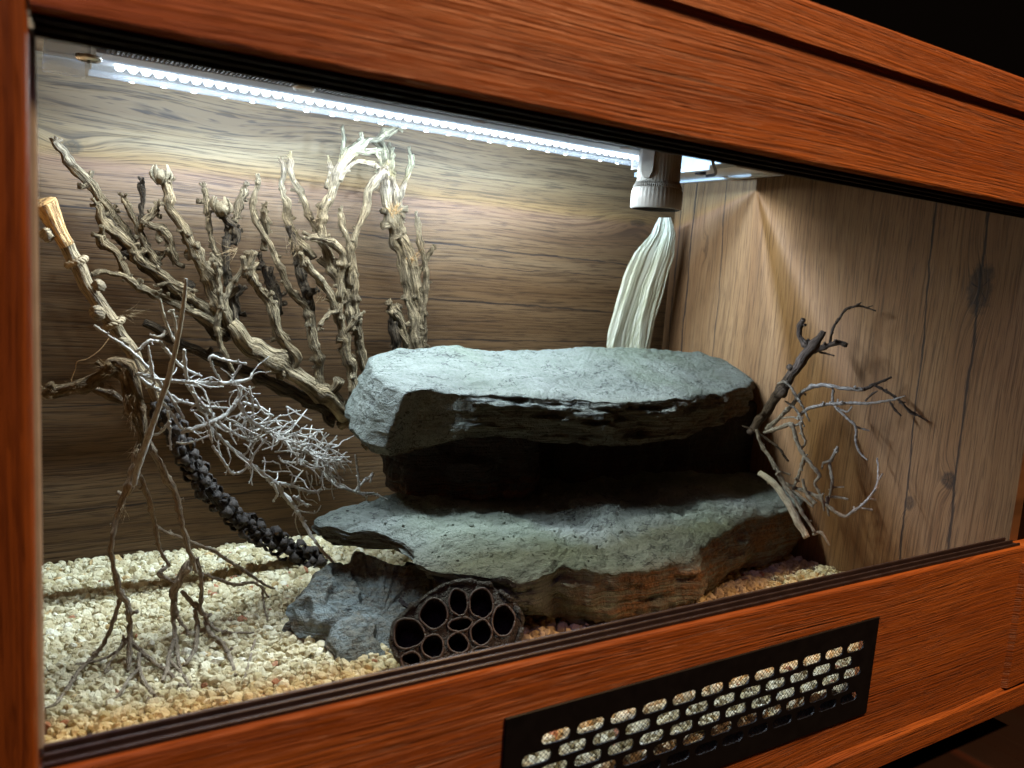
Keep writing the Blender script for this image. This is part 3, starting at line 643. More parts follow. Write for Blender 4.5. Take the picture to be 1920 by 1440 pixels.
for k in range(520):
    px, py = rnd.uniform(620, 1420), rnd.uniform(900, 1062)
    if rnd.random() < .45: px, py = rnd.gauss(1010, 170), rnd.gauss(965, 25)
    g0 = on_plane(px, py, (0, 1.0, -.05), (0, -.19, 1))
    hit = bv.ray_cast(Vector((g0[0] * S, g0[1] * S, .2)), Vector((0, 0, -1)))
    if hit[0] is None or abs(hit[1].z) < .8: continue
    r = rnd.choice((.0014, .0018, .0024, .003, .0042)) if k > 14 else rnd.uniform(.005, .008); c = hit[0] / S
    rot = Matrix.Rotation(rnd.uniform(0, 6), 3, Vector((rnd.random(), rnd.random(), rnd.random())).normalized())
    q.add([(Vector((v[0] * 1.3, v[1], v[2] * .7)) @ rot) * r + Vector((c[0], c[1], c[2] + r * .4)) for v in ico], icf)
gm = q.build('grit', SLATE, None); tag(gm, 'fine dark grit and crumbs scattered over the lower slate slab', 'grit', kind='stuff')

# ------------------------------------------------------------------ gravel bed
t = NT('corn_grit'); g_ = t.n('ShaderNodeNewGeometry'); x, y, z = t.pos(); ri = g_.outputs['Random Per Island']
c = t.ramp(ri, [(0, (.48, .39, .21)), (.25, (.63, .54, .34)), (.5, (.73, .65, .44)), (.75, (.57, .47, .28)), (.93, (.79, .73, .56)), (.972, (.50, .34, .15)), (.985, (.40, .16, .08)), (1, (.34, .10, .05))], 'CONSTANT')
nn = t.noise(t.comb(x, y, z), 150, 2, .6); c = t.mix(t.mr(nn, .35, .7, 0, .3), c, (.46, .37, .22))
GRAV = t.fin(c, .75, nn, .5, .003, Specular_IOR_Level=.25)
rs_ = np.random.RandomState(3)
def icosub():
    v = [np.array(a) / np.linalg.norm(a) for a in ico]; f = []; mid = {}
    def m_(a, b_):
        k = (min(a, b_), max(a, b_))
        if k not in mid: p = v[a] + v[b_]; v.append(p / np.linalg.norm(p)); mid[k] = len(v) - 1
        return mid[k]
    for a, b_, c_ in icf:
        ab, bc, ca = m_(a, b_), m_(b_, c_), m_(c_, a); f += [(a, ab, ca), (b_, bc, ab), (c_, ca, bc), (ab, bc, ca)]
    return np.array(v), np.array(f)
hv, hf = icosub(); lv, lf = np.array(ico), np.array(icf)
def pebvar(v, k):
    r = np.random.RandomState(k); out = v.copy()
    for _ in range(5):                        # cut facets
        n = r.normal(size=3); n /= np.linalg.norm(n); d = out @ n; lim = r.uniform(.6, .92); over = d > lim
        out[over] -= np.outer(d[over] - lim, n)
    out *= 1 + .07 * r.normal(size=(len(v), 1)); return out * np.array([1.15, 1.0, .80]) * r.uniform(.85, 1.15, 3)
HV = [pebvar(hv, i) for i in range(14)]; LV = [pebvar(lv, i + 50) for i in range(10)]
def bedz(x, y): return -.345 + .012 * np.sin(x * 5 + 1) * np.sin(y * 4) + .020 * np.exp(-((x - .75) ** 2 / .05 + (y - 1.55) ** 2 / .02)) + .012 * np.exp(-((y - .65) ** 2) / .02)
def pebbles(n, x0, x1, y0, y1, rad, VV, ff, lay):
    xs = rs_.uniform(x0, x1, n); ys = rs_.uniform(y0, y1, n); r = rad * np.clip(rs_.lognormal(0, .28, n), .5, 1.45)
    zs = bedz(xs, ys) + rs_.uniform(-.3, .9, n) * rad * lay
    A = rs_.normal(size=(n, 4)); A /= np.linalg.norm(A, axis=1)[:, None]; a, b_, c_, d_ = A.T
    Rm = np.stack([1 - 2 * (c_ * c_ + d_ * d_), 2 * (b_ * c_ - a * d_), 2 * (b_ * d_ + a * c_), 2 * (b_ * c_ + a * d_), 1 - 2 * (b_ * b_ + d_ * d_), 2 * (c_ * d_ - a * b_), 2 * (b_ * d_ - a * c_), 2 * (c_ * d_ + a * b_), 1 - 2 * (b_ * b_ + c_ * c_)], 1).reshape(n, 3, 3)
    base = np.stack(VV)[rs_.randint(0, len(VV), n)]
    v = np.einsum('nij,nvj->nvi', Rm, base) * r[:, None, None] + np.stack([xs, ys, zs], 1)[:, None, :]
    m_ = base.shape[1]; f = (ff[None] + (np.arange(n) * m_)[:, None, None]).reshape(-1, 3)
    return v.reshape(-1, 3), f
parts = [pebbles(5000, .012, 1.02, .45, 1.715, .0065, LV, lf, 3.0), pebbles(10500, .012, 1.02, .45, 1.715, .0120, HV, hf, 1.3), pebbles(3200, .62, 2.05, .065, .42, .0125, HV, hf, 1.0),
         pebbles(1500, .012, .62, .065, .45, .0150, LV, lf, 1.0), pebbles(2600, 1.9, 2.63, .42, 1.25, .0135, HV, hf, 1.0), pebbles(4500, 1.02, 2.63, .42, 1.715, .0160, LV, lf, .8), pebbles(500, 2.05, 2.63, .065, .42, .016, LV, lf, .8)]
av = []; af = []; b0 = 0
for v, f in parts: av.append(v); af.append(f + b0); b0 += len(v)
av = np.concatenate(av); af = np.concatenate(af)
av[:, 0] = np.clip(av[:, 0], .003, 2.637); av[:, 1] = np.clip(av[:, 1], .052, 1.727)
gx, gy = np.meshgrid(np.linspace(.001, 2.639, 80), np.linspace(.0495, 1.729, 50)); gv = np.stack([gx.ravel(), gy.ravel(), bedz(gx.ravel(), gy.ravel()) - .004], 1)
gf = [(j * 80 + i, j * 80 + i + 1, (j + 1) * 80 + i + 1, (j + 1) * 80 + i) for j in range(49) for i in range(79)]
me = bpy.data.meshes.new('gravel'); nv = len(av); nf = len(af)
allv = np.concatenate([av, gv]) * S
me.from_pydata(allv.tolist(), [], af.tolist() + [tuple(i + nv for i in f) for f in gf]); me.materials.append(GRAV)
o = bpy.data.objects.new('gravel', me); col.objects.link(o)
tag(o, 'cream and tan gritty gravel covering the terrarium floor with reddish bits', 'gravel', kind='stuff')
# ------------------------------------------------------------------ branches
def bark(name, a, b_, c_, scale=1.0, bump=.6, rough=.75, streak=.85):
    t = NT(name); g = t.n('ShaderNodeAttribute', attribute_name='grain').outputs['Vector']; x, y, z = t.pos(); p = t.comb(x, y, z)
    n1 = t.noise(p, 7 * scale, 3, .6); n2 = t.noise(p, 60 * scale, 3, .65); n3 = t.noise(g, 3.2, 3, .65)
    c = t.mix(t.mr(n1, .35, .65), a, b_); c = t.mix(t.mr(n2, .45, .7, 0, .5), c, c_); c = t.mix(t.mr(n3, .46, .62, 0, streak), c, tuple(k * .5 for k in c_))
    c = t.mix(t.mr(n3, .36, .24, 0, .5), c, tuple(min(1., k * 1.35) for k in b_))
    return t.fin(c, rough, t.ma('SUBTRACT', n2, t.ma('MULTIPLY', t.mr(n3, .42, .66), 1.6)), bump, .004, Specular_IOR_Level=.25)
DRIFT = bark('driftwood_bark', (.28, .195, .100), (.37, .28, .165), (.125, .080, .041), 1.0, .9, streak=.8)
DRIFTD = bark('dark_driftwood', (.085, .055, .030), (.135, .095, .055), (.034, .023, .014), 1.0, .9)
BLACKW = bark('blackened_wood', (.030, .025, .021), (.06, .05, .042), (.012, .011, .010))
PALE = bark('pale_grey_twig', (.50, .46, .39), (.62, .585, .52), (.27, .22, .17), 1.3, .5, streak=.45)
BROWN = bark('brown_twig', (.38, .285, .185), (.48, .39, .28), (.16, .108, .066), 1.2, streak=.6)
FIBRE = bark('fibrous_bark', (.24, .155, .078), (.34, .24, .13), (.11, .066, .032), 1.4, 1., streak=.7)
GREYT = bark('grey_brown_twig', (.30, .265, .23), (.42, .39, .36), (.14, .105, .085), 1.3, streak=.6)
DARKT = bark('dark_brown_twig', (.075, .053, .040), (.115, .083, .063), (.03, .021, .017), 1.3)
CUT = bark('fresh_cut_wood', (.40, .215, .075), (.50, .30, .12), (.26, .12, .04), 1.0)
STALK = bark('stalk_bark', (.24, .165, .088), (.30, .22, .125), (.10, .066, .04), streak=.7)
DHUSK = bark('dark_husk', (.040, .030, .024), (.075, .058, .046), (.014, .011, .010), 1.4)
BUD = bark('papery_bud', (.17, .13, .075), (.23, .18, .11), (.08, .054, .03), 1.5)
GLANDZ = -.318
def chain(pts, y0, y1, wob=.02, seed=0., plane='y', ground=False):
    """(px,py,r px) points at depth running y0..y1 -> (x,y,z,r) layout points"""
    L = np.concatenate([[0], np.cumsum([math.hypot(pts[i + 1][0] - pts[i][0], pts[i + 1][1] - pts[i][1]) for i in range(len(pts) - 1)])]); L /= max(L[-1], 1e-6)
    out = []
    for (px, py, r), s in zip(pts, L):
        d = y0 + (y1 - y0) * s + wob * nz(px * .013, py * .013, seed + 3.) * (1 if 0 < s < 1 else .5)
        p = on(px, py, 1 if plane == 'y' else 0, d)
        if ground and p[2] < GLANDZ: p = on(px, py, 2, GLANDZ)
        out.append((p[0], p[1], p[2], px2u(p, r)))
    return out
def stubs(mb, out, n, seed, k0=1.3, k1=2.8, rr=(.45, .75), flare=1.35, sides=8, skip=.1):
    r = random.Random(seed); m_ = len(out)
    for _ in range(n):
        i = r.randint(int(m_ * skip), m_ - 2); p = out[i]; T = out[min(i + 1, m_ - 1)][:3] - out[i][:3]; T /= np.linalg.norm(T) + 1e-9
        d = np.array([r.gauss(0, 1), r.gauss(0, .55), r.gauss(.25, 1)]); d -= T * (d @ T) * .75; d /= np.linalg.norm(d)
        ln = p[3] * r.uniform(k0, k1); q = p[3] * r.uniform(*rr)
        b2 = d + np.array([r.gauss(0, .4), r.gauss(0, .3), .35 + r.gauss(0, .3)]); b2 /= np.linalg.norm(b2)
        P0, P1 = p[:3], p[:3] + d * (p[3] * .6 + ln * .5); P2 = P1 + b2 * ln * .5
        v, f, _o = tubeverts([(*P0, q * 1.25), (*P1, q), (*P2, q * flare)], sides, .15, .1, seed + i)
        mb.add(v, f, LASTG[0])
def stem(name, parent, mat, y0, y1, pts, seed, sides=12, ridge=.17, lump=.13, wob=.02, nst=0, jit=.25, plane='y', ground=False, flare=True, nodes=0, prongs=0, **sk):
    ch = chain(pts, y0, y1, wob, seed, plane, ground)
    mb = MB()
    if prongs: ch[0] = (*ch[0][:3], ch[0][3] * 1.25)
    v, f, out = tubeverts(ch, sides, ridge, lump, seed, jit=jit, nodes=nodes); mb.add(v, f, LASTG[0])
    rq = random.Random(int(seed * 313))
    for _ in range(prongs):                     # splintered tip
        d = out[0][:3] - out[min(3, len(out) - 1)][:3]; d /= np.linalg.norm(d); d = d + np.array([rq.gauss(0, .45), rq.gauss(0, .3), rq.gauss(0, .45)]); d /= np.linalg.norm(d); r = out[0][3]; L = r * rq.uniform(1.2, 2.6)
        o2 = out[0][:3] + np.array([rq.uniform(-.6, .6), rq.uniform(-.6, .6), rq.uniform(-.6, .6)]) * r
        v, f, _o = tubeverts([(*(o2 - d * r), r * .55), (*(o2 + d * L * .5), r * .4), (*(o2 + d * L), r * rq.uniform(.4, .75))], 7, .2, .1, seed + _); mb.add(v, f, LASTG[0])
    if nst: stubs(mb, out, nst, int(seed * 97) + 1, **sk)
    return mb.build(name, mat, parent, smooth=True), out
def bud(parent, px, py, y, rpx, seed, mat):
    c = at(px, py, y); r = px2u(c, rpx); q = MB(); rn = random.Random(seed)
    for k in range(15):
        a = 2 * math.pi * k / 15 + rn.uniform(-.2, .2); lay = .72 + .18 * (k % 3); rn2 = rn.uniform(-.6, .8); V = []; n, m_ = 6, 4
        for i in range(n + 1):
            t_ = i / n; rad = r * lay * (.35 + .75 * math.sin(t_ * 2.3)) * (1 - .25 * t_ ** 3); zz = r * (-.95 + (1.55 + .5 * rn2) * t_) + rn.uniform(-.05, .05) * r; rad *= 1 + .25 * rn2 * t_ * t_
            for j in range(m_ + 1):
                s = (j / m_ - .5) * .75 * math.sin(.5 + t_ * 2.2); V.append((c[0] + rad * math.cos(a + s), c[1] + rad * math.sin(a + s), c[2] + zz))
        q.add(V, [(i * (m_ + 1) + j, i * (m_ + 1) + j + 1, (i + 1) * (m_ + 1) + j + 1, (i + 1) * (m_ + 1) + j) for i in range(n) for j in range(m_)])
    o = q.build('dry_bud', mat, parent, smooth=True); o.modifiers.new('thickness', 'SOLIDIFY').thickness = .0007; return o
def fibres(name, parent, mat, spots, n, seed, ln=(15, 40), r=.5, spread=9):
    rn = random.Random(seed); q = MB()
    for (px, py, y, ang) in spots:
        for _ in range(n):
            a = math.radians(ang + rn.gauss(0, 22)); L = rn.uniform(*ln); x0, y0_ = px + rn.gauss(0, spread * .6), py + rn.gauss(0, spread * .6); bend = rn.gauss(0, .25)
            pts = [(x0 + L * s * math.cos(a + bend * s), y0_ + L * s * math.sin(a + bend * s), r * (1.2 - s)) for s in (0, .35, .7, 1)]
            v, f, _o = tubeverts(chain(pts, y + rn.gauss(0, .008), y + rn.gauss(0, .02), 0), 4, 0, 0, 1., step=.02); q.add(v, f)
    o = q.build(name, mat, parent, smooth=True); tag(o, kind='stuff'); return o

# ---- the big driftwood root
dw = thing('driftwood_root', 'large gnarled tan driftwood root with upright knobby stems along the back wall', 'driftwood', tuple(at(745, 850, 1.58)))
DW = [  # name, mat, y0, y1, nst, pts
 ('trunk', DRIFT, 1.52, 1.60, 4, [(432, 605, 14), (445, 628, 16), (480, 655, 18), (530, 690, 18), (590, 725, 17), (650, 768, 18), (690, 805, 15), (720, 838, 12), (750, 858, 8)]),
 ('trunk', DRIFTD, 1.58, 1.62, 2, [(270, 605, 9), (330, 640, 11), (400, 672, 11), (480, 705, 12), (560, 742, 13), (630, 775, 13), (690, 815, 11)]),
 ('trunk', DRIFTD, 1.55, 1.60, 6, [(190, 395, 7), (215, 430, 11), (250, 470, 14), (290, 512, 15), (335, 555, 15), (385, 600, 14), (430, 635, 13)]),
 ('stem', DRIFT, 1.50, 1.52, 5, [(312, 342, 8), (317, 365, 8), (320, 390, 8), (330, 410, 9), (347, 432, 9), (360, 460, 10), (374, 492, 11), (390, 520, 12), (402, 550, 14), (418, 580, 14), (432, 610, 13)]),
 ('stem', DRIFT, 1.56, 1.56, 6, [(104, 268, 6), (118, 282, 8), (128, 300, 8), (142, 318, 11), (160, 332, 10), (182, 362, 9), (205, 395, 9), (228, 428, 10), (255, 462, 10), (285, 495, 10)]),
 ('stem', DRIFT, 1.50, 1.54, 6, [(183, 384, 6), (190, 408, 9), (203, 428, 9), (222, 440, 9), (245, 462, 9), (262, 488, 9), (300, 512, 9), (335, 540, 9), (380, 575, 9), (410, 605, 9)]),
 ('stem', DRIFT, 1.47, 1.52, 4, [(188, 440, 8), (195, 457, 8), (215, 470, 7), (228, 492, 6), (240, 515, 7), (256, 535, 8), (300, 556, 7), (345, 578, 8), (390, 600, 9), (420, 625, 9)]),
 ('stem', DRIFT, 1.46, 1.48, 1, [(170, 514, 4), (190, 508, 5), (215, 514, 4), (238, 522, 6), (256, 537, 6)]),
 ('stem', DRIFT, 1.53, 1.54, 2, [(232, 372, 5), (240, 392, 6), (252, 415, 6), (264, 440, 7), (280, 468, 8), (300, 500, 8)]),
 ('stem', DRIFTD, 1.56, 1.56, 0, [(265, 344, 5), (267, 370, 5), (265, 398, 5), (264, 430, 4)]),
 ('stem', DRIFT, 1.52, 1.53, 1, [(293, 392, 7), (282, 405, 6), (268, 416, 7), (262, 430, 5)]),
 ('stem', DRIFT, 1.51, 1.53, 3, [(276, 418, 5), (298, 428, 9), (315, 445, 9), (322, 470, 7), (330, 490, 6), (345, 500, 5)]),
 ('stem', DRIFT, 1.56, 1.55, 3, [(384, 352, 5), (388, 378, 6), (390, 410, 6), (396, 440, 5), (404, 468, 5), (418, 500, 5), (425, 530, 5)]),
 ('stem', DRIFTD, 1.55, 1.53, 3, [(430, 425, 7), (425, 455, 7), (424, 490, 6), (428, 520, 7), (434, 560, 8), (440, 600, 10)]),
 ('stem', DRIFT, 1.54, 1.54, 3, [(458, 355, 7), (450, 378, 7), (446, 398, 6), (438, 420, 6), (432, 440, 6)]),
 ('stem', DRIFT, 1.50, 1.56, 5, [(484, 338, 5), (480, 360, 5), (474, 382, 7), (478, 410, 7), (492, 435, 6), (508, 462, 6), (520, 490, 7), (535, 525, 7), (552, 555, 8), (574, 575, 9), (582, 605, 9), (588, 640, 9), (598, 680, 9), (600, 715, 8), (605, 735, 7)]),
 ('stem', DRIFT, 1.48, 1.50, 1, [(405, 490, 8), (410, 520, 5), (412, 548, 5), (414, 575, 5), (408, 598, 6), (412, 640, 5), (430, 680, 4), (440, 700, 3)]),
 ('stem', DRIFT, 1.48, 1.49, 0, [(462, 495, 5), (448, 515, 5), (432, 535, 5), (422, 560, 5), (412, 580, 5)]),
 ('stem', DRIFT, 1.50, 1.57, 3, [(494, 392, 6), (498, 415, 7), (500, 440, 6), (494, 470, 6)]),
 ('stem', DRIFT, 1.49, 1.55, 4, [(466, 497, 14), (470, 512, 8), (484, 540, 8), (502, 562, 9), (512, 590, 10), (518, 615, 9), (532, 640, 10), (553, 665, 9), (556, 682, 7), (545, 690, 6)]),
 ('stem', DRIFTD, 1.58, 1.58, 2, [(440, 548, 9), (442, 575, 8), (440, 605, 8), (450, 628, 8), (458, 640, 7)]),
 ('stem', DRIFT, 1.55, 1.55, 2, [(526, 300, 4), (533, 318, 5), (532, 335, 5), (527, 345, 5), (532, 362, 6), (538, 385, 8), (536, 408, 9), (545, 430, 9), (560, 455, 9), (590, 485, 9)]),
 ('stem', DRIFT, 1.54, 1.54, 2, [(543, 298, 5), (546, 318, 5), (552, 340, 5), (562, 358, 6), (570, 378, 6), (578, 400, 6), (588, 420, 6), (600, 440, 7)]),
 ('stem', DRIFT, 1.50, 1.53, 4, [(742, 242, 6), (722, 250, 9), (705, 262, 6), (688, 264, 6), (668, 276, 9), (650, 295, 10), (634, 325, 9), (626, 352, 9), (614, 380, 10), (603, 405, 9), (602, 430, 9), (610, 462, 11), (622, 500, 13), (640, 535, 10), (650, 570, 9)]),
 ('stem', DRIFT, 1.50, 1.50, 1, [(706, 284, 6), (690, 284, 6), (668, 282, 7), (655, 290, 6)]),
 ('stem', DRIFT, 1.50, 1.50, 0, [(702, 308, 5), (684, 304, 4), (664, 305, 4), (648, 318, 5), (638, 340, 5)]),
 ('stem', DRIFT, 1.53, 1.52, 0, [(642, 240, 2.5), (645, 262, 4), (642, 290, 5), (632, 320, 5)]),
 ('stem', DRIFT, 1.53, 1.52, 1, [(616, 300, 3), (620, 318, 4), (616, 330, 3), (612, 352, 5)]),
 ('stem', DRIFT, 1.51, 1.55, 4, [(722, 318, 9), (712, 330, 8), (700, 346, 8), (690, 362, 8), (688, 385, 8), (680, 410, 6), (668, 435, 6), (662, 455, 6), (660, 480, 7), (664, 520, 8), (666, 560, 8), (668, 600, 8), (674, 640, 9), (684, 690, 9), (694, 740, 8), (690, 790, 8)]),
 ('stem', DRIFT, 1.48, 1.55, 5, [(570, 488, 9), (585, 505, 8), (600, 525, 8), (618, 548, 9), (630, 575, 10), (640, 610, 9), (648, 645, 9), (655, 680, 10), (662, 720, 10), (668, 755, 11), (672, 790, 10)]),
 ('stem', DRIFT, 1.48, 1.50, 3, [(584, 446, 7), (598, 448, 7), (620, 455, 7), (640, 472, 9), (642, 490, 7), (638, 520, 6), (636, 560, 6), (640, 600, 6)]),
 ('stem', DRIFT, 1.52, 1.52, 3, [(637, 400, 5), (640, 420, 6), (650, 442, 6), (656, 470, 7), (655, 520, 8), (650, 560, 8), (660, 620, 8)]),
 ('stem', DRIFTD, 1.54, 1.55, 4, [(545, 438, 6), (555, 470, 7), (562, 505, 9), (572, 540, 10), (580, 562, 8), (584, 585, 8)]),
 ('stem', DRIFT, 1.46, 1.50, 0, [(600, 612, 4), (607, 598, 4), (618, 588, 4), (632, 582, 4)]),
 ('stem', DRIFT, 1.47, 1.50, 0, [(675, 588, 5), (668, 600, 5), (655, 615, 5), (650, 622, 4)]),
 ('stem', DRIFTD, 1.52, 1.53, 5, [(410, 395, 5), (425, 412, 7), (440, 425, 7), (446, 445, 6), (440, 460, 5)]),
 ('stem', DRIFT, 1.47, 1.5, 0, [(295, 535, 3), (320, 530, 3), (345, 540, 3), (370, 546, 3)]),
 ('stem', DRIFTD, 1.60, 1.60, 2, [(500, 500, 9), (508, 530, 10), (520, 555, 9), (525, 590, 8)]),
]
for i, (nm, mt, y0, y1, ns, pts) in enumerate(DW): stem(nm, dw, mt, y0, y1, [(a_, b2, r_ * .87) for a_, b2, r_ in pts], 1.37 + i * .77, nst=int(ns * 2.0) + 1, sides=18, ridge=.26, lump=.08, k0=.6, k1=1.9, rr=(.38, .62), flare=1.75, jit=.55, nodes=7, prongs=0 if nm == 'trunk' else 3)
bud(dw, 302, 328, 1.50, 19, 4, BUD); bud(dw, 416, 388, 1.51, 19, 9, BUD)
fibres('root_fibre', dw, FIBRE, [(548, 470, 1.52, -80), (560, 480, 1.52, -100), (590, 415, 1.50, -70), (240, 590, 1.5, 10), (700, 795, 1.53, 60), (690, 800, 1.53, 20), (440, 470, 1.5, 150), (600, 560, 1.5, -60), (360, 560, 1.48, -130)], 13, 3, (12, 45), .55)

# ---- upright root behind the slab
up = thing('upright_root', 'upright knobby root rising behind the upper slab with a thumb-like stump', 'driftwood', tuple(at(775, 660, 1.62)))
UPS = [('stem', DRIFT, 5, [(716, 278, 8), (721, 305, 9), (722, 340, 9), (724, 375, 10), (732, 410, 12), (745, 445, 12), (755, 480, 12), (762, 520, 12), (770, 560, 12), (778, 610, 12), (784, 668, 11)]),
 ('stem', DRIFT, 3, [(735, 288, 7), (734, 310, 6), (736, 335, 6), (742, 355, 7), (742, 385, 7), (748, 412, 8), (755, 440, 8)]),
 ('stem', DRIFT, 2, [(770, 290, 5), (772, 308, 7), (764, 325, 6), (758, 345, 5), (752, 365, 7), (748, 390, 7), (752, 420, 8)]),
 ('stem', DRIFT, 2, [(782, 408, 4), (785, 430, 5), (788, 460, 6), (795, 485, 5), (800, 520, 6), (796, 555, 7), (790, 590, 9), (792, 625, 8), (796, 665, 7)]),
 ('stem', DRIFT, 0, [(813, 462, 4), (804, 480, 5), (792, 500, 5), (782, 515, 5), (776, 530, 5)]),
 ('stem', DRIFT, 2, [(733, 577, 11), (742, 590, 11), (752, 610, 10), (764, 640, 9), (772, 668, 9)]),
 ('stem', DRIFTD, 1, [(738, 600, 8), (738, 625, 8), (744, 648, 9), (748, 668, 9)]),
 ('stem', DRIFT, 0, [(748, 620, 6), (760, 640, 6), (764, 668, 6)]),
 ('stem', DRIFT, 2, [(752, 445, 9), (770, 480, 10), (778, 520, 10), (784, 560, 10), (788, 600, 10), (790, 660, 9)])]
for i, (nm, mt, ns, pts) in enumerate(UPS): stem(nm, up, mt, 1.60, 1.62, [(a_, b2, r_ * .86) for a_, b2, r_ in pts], 40.3 + i * .9, nst=int(ns * 2), sides=18, ridge=.26, lump=.08, k0=.5, k1=1.6, rr=(.38, .6), flare=1.7, jit=.5, nodes=8, prongs=2)
fibres('root_fibre', up, CUT, [(738, 395, 1.58, -60), (772, 490, 1.58, -60), (740, 400, 1.58, -100)], 14, 8, (8, 22), .6)

# ---- stalk with a cut end, braided nodes and dark whorls
sk_ = thing('flower_stalk', 'dried stalk with orange cut end, braided rings and dark curled whorls', 'dried stalk', tuple(on(615, 1062, 2, -.32)))
stem('stem', sk_, STALK, 1.33, 1.36, [(122, 452, 13), (132, 475, 13), (145, 500, 13), (165, 538, 14), (190, 578, 14), (215, 612, 13), (240, 648, 12), (262, 688, 11), (285, 725, 11), (305, 765, 11)], 60.1, sides=16, ridge=.10, lump=.05, nst=0)
stem('cut_end', sk_, CUT, 1.33, 1.33, [(81, 378, 23), (85, 386, 23), (95, 404, 19), (104, 422, 16), (113, 439, 14), (126, 460, 13)], 61.1, sides=22, ridge=.10, lump=.0, nst=0, jit=0)
for (px, py, r, s) in ((88, 440, 13, 1), (185, 534, 11, 2), (180, 588, 13, 3), (232, 640, 8, 4)):
    stem('knob', sk_, STALK, 1.32, 1.30, [(px + 8, py + 4, r * .8), (px, py, r), (px - 8, py - 1, r * .75)], 63. + s, sides=16, ridge=.22, lump=.1)
def ring(px, py, dx, dy, rpx, y, n, seed, mat, name):
    c = at(px, py, y); a2 = at(px + dx, py + dy, y); T = (a2 - c) / np.linalg.norm(a2 - c); N = np.cross(T, [0, 1, .1]); N /= np.linalg.norm(N); B = np.cross(T, N); R_ = px2u(c, rpx); q = MB(); rn = random.Random(seed)
    for k in range(n):
        a = 2 * math.pi * k / n; lr = R_ * .36
        P0 = c + (N * math.cos(a) + B * math.sin(a)) * R_ + T * lr * .9; P1 = c + (N * math.cos(a + .4) + B * math.sin(a + .4)) * (R_ + lr * .3) ; P2 = c + (N * math.cos(a + .8) + B * math.sin(a + .8)) * R_ - T * lr * .9
        v, f, _o = tubeverts([(*P0, lr * .45), (*P1, lr * .75), (*P2, lr * .4)], 8, .1, .1, seed + k); q.add(v, f)
    return q.build(name, mat, sk_, smooth=True)
ring(143, 491, 16, 27, 17, 1.335, 17, 5, STALK, 'braided_ring'); ring(214, 606, 15, 24, 16, 1.345, 17, 6, STALK, 'braided_ring')
wp = [(300, 755), (318, 790), (335, 822), (352, 858), (370, 888), (390, 918), (412, 945), (438, 968), (466, 988), (496, 1005), (526, 1020), (556, 1034), (584, 1047), (610, 1058)]
stem('whorl_core', sk_, DHUSK, 1.36, 1.42, [(x, y, 11) for x, y in wp], 71., sides=10, ridge=.2, ground=True)
full = []
for i in range(len(wp) - 1):
    for s in (0, .5): full.append((wp[i][0] + (wp[i + 1][0] - wp[i][0]) * s, wp[i][1] + (wp[i + 1][1] - wp[i][1]) * s, wp[i + 1][0] - wp[i][0], wp[i + 1][1] - wp[i][1]))
for i, (px, py, dx, dy) in enumerate(full):
    y = 1.36 + .06 * i / len(full); c = at(px, py, y); rn = random.Random(i + 300)
    if c[2] < GLANDZ + .02: c = on(px, py, 2, GLANDZ + .02); y = c[1]
    a2 = at(px + dx, py + dy, y); T = (a2 - c) / np.linalg.norm(a2 - c); N = np.cross(T, [0, 1, .1]); N /= np.linalg.norm(N); B = np.cross(T, N); R_ = px2u(c, 13.5); q = MB()
    for k in range(6):
        a = 2 * math.pi * (k + .5 * (i % 2)) / 6 + rn.uniform(-.45, .45); u = N * math.cos(a) + B * math.sin(a); w_ = np.cross(T, u); L = R_ * rn.uniform(.8, 1.75)
        prof_ = [(0, .35), (.35, .8), (.75, .95), (1.0, .55), (.85, .12), (.6, .05)]     # curls outward and back: (out, up)
        V = []
        for (o_, up_), wd in zip(prof_, (.35, .5, .55, .5, .35, .12)):
            for s in (-1, 0, 1): V.append(c + u * (R_ * .42 + L * o_) - T * L * (up_ - .4) + w_ * s * wd * L * .75 + u * (-.12 * L * abs(s)))
        q.add(V, [(r_ * 3 + j, r_ * 3 + j + 1, r_ * 3 + 4 + j, r_ * 3 + 3 + j) for r_ in range(5) for j in range(2)])
    o = q.build('whorl', DHUSK, sk_, smooth=True); o.modifiers.new('thickness', 'SOLIDIFY').thickness = .0012

stem('fibre', sk_, CUT, 1.3, 1.3, [(206, 632, .8), (188, 655, .8), (165, 672, .8), (145, 678, .9), (141, 692, .8), (134, 712, .8), (138, 726, .6)], 79., sides=5, ridge=0, lump=0, jit=0)
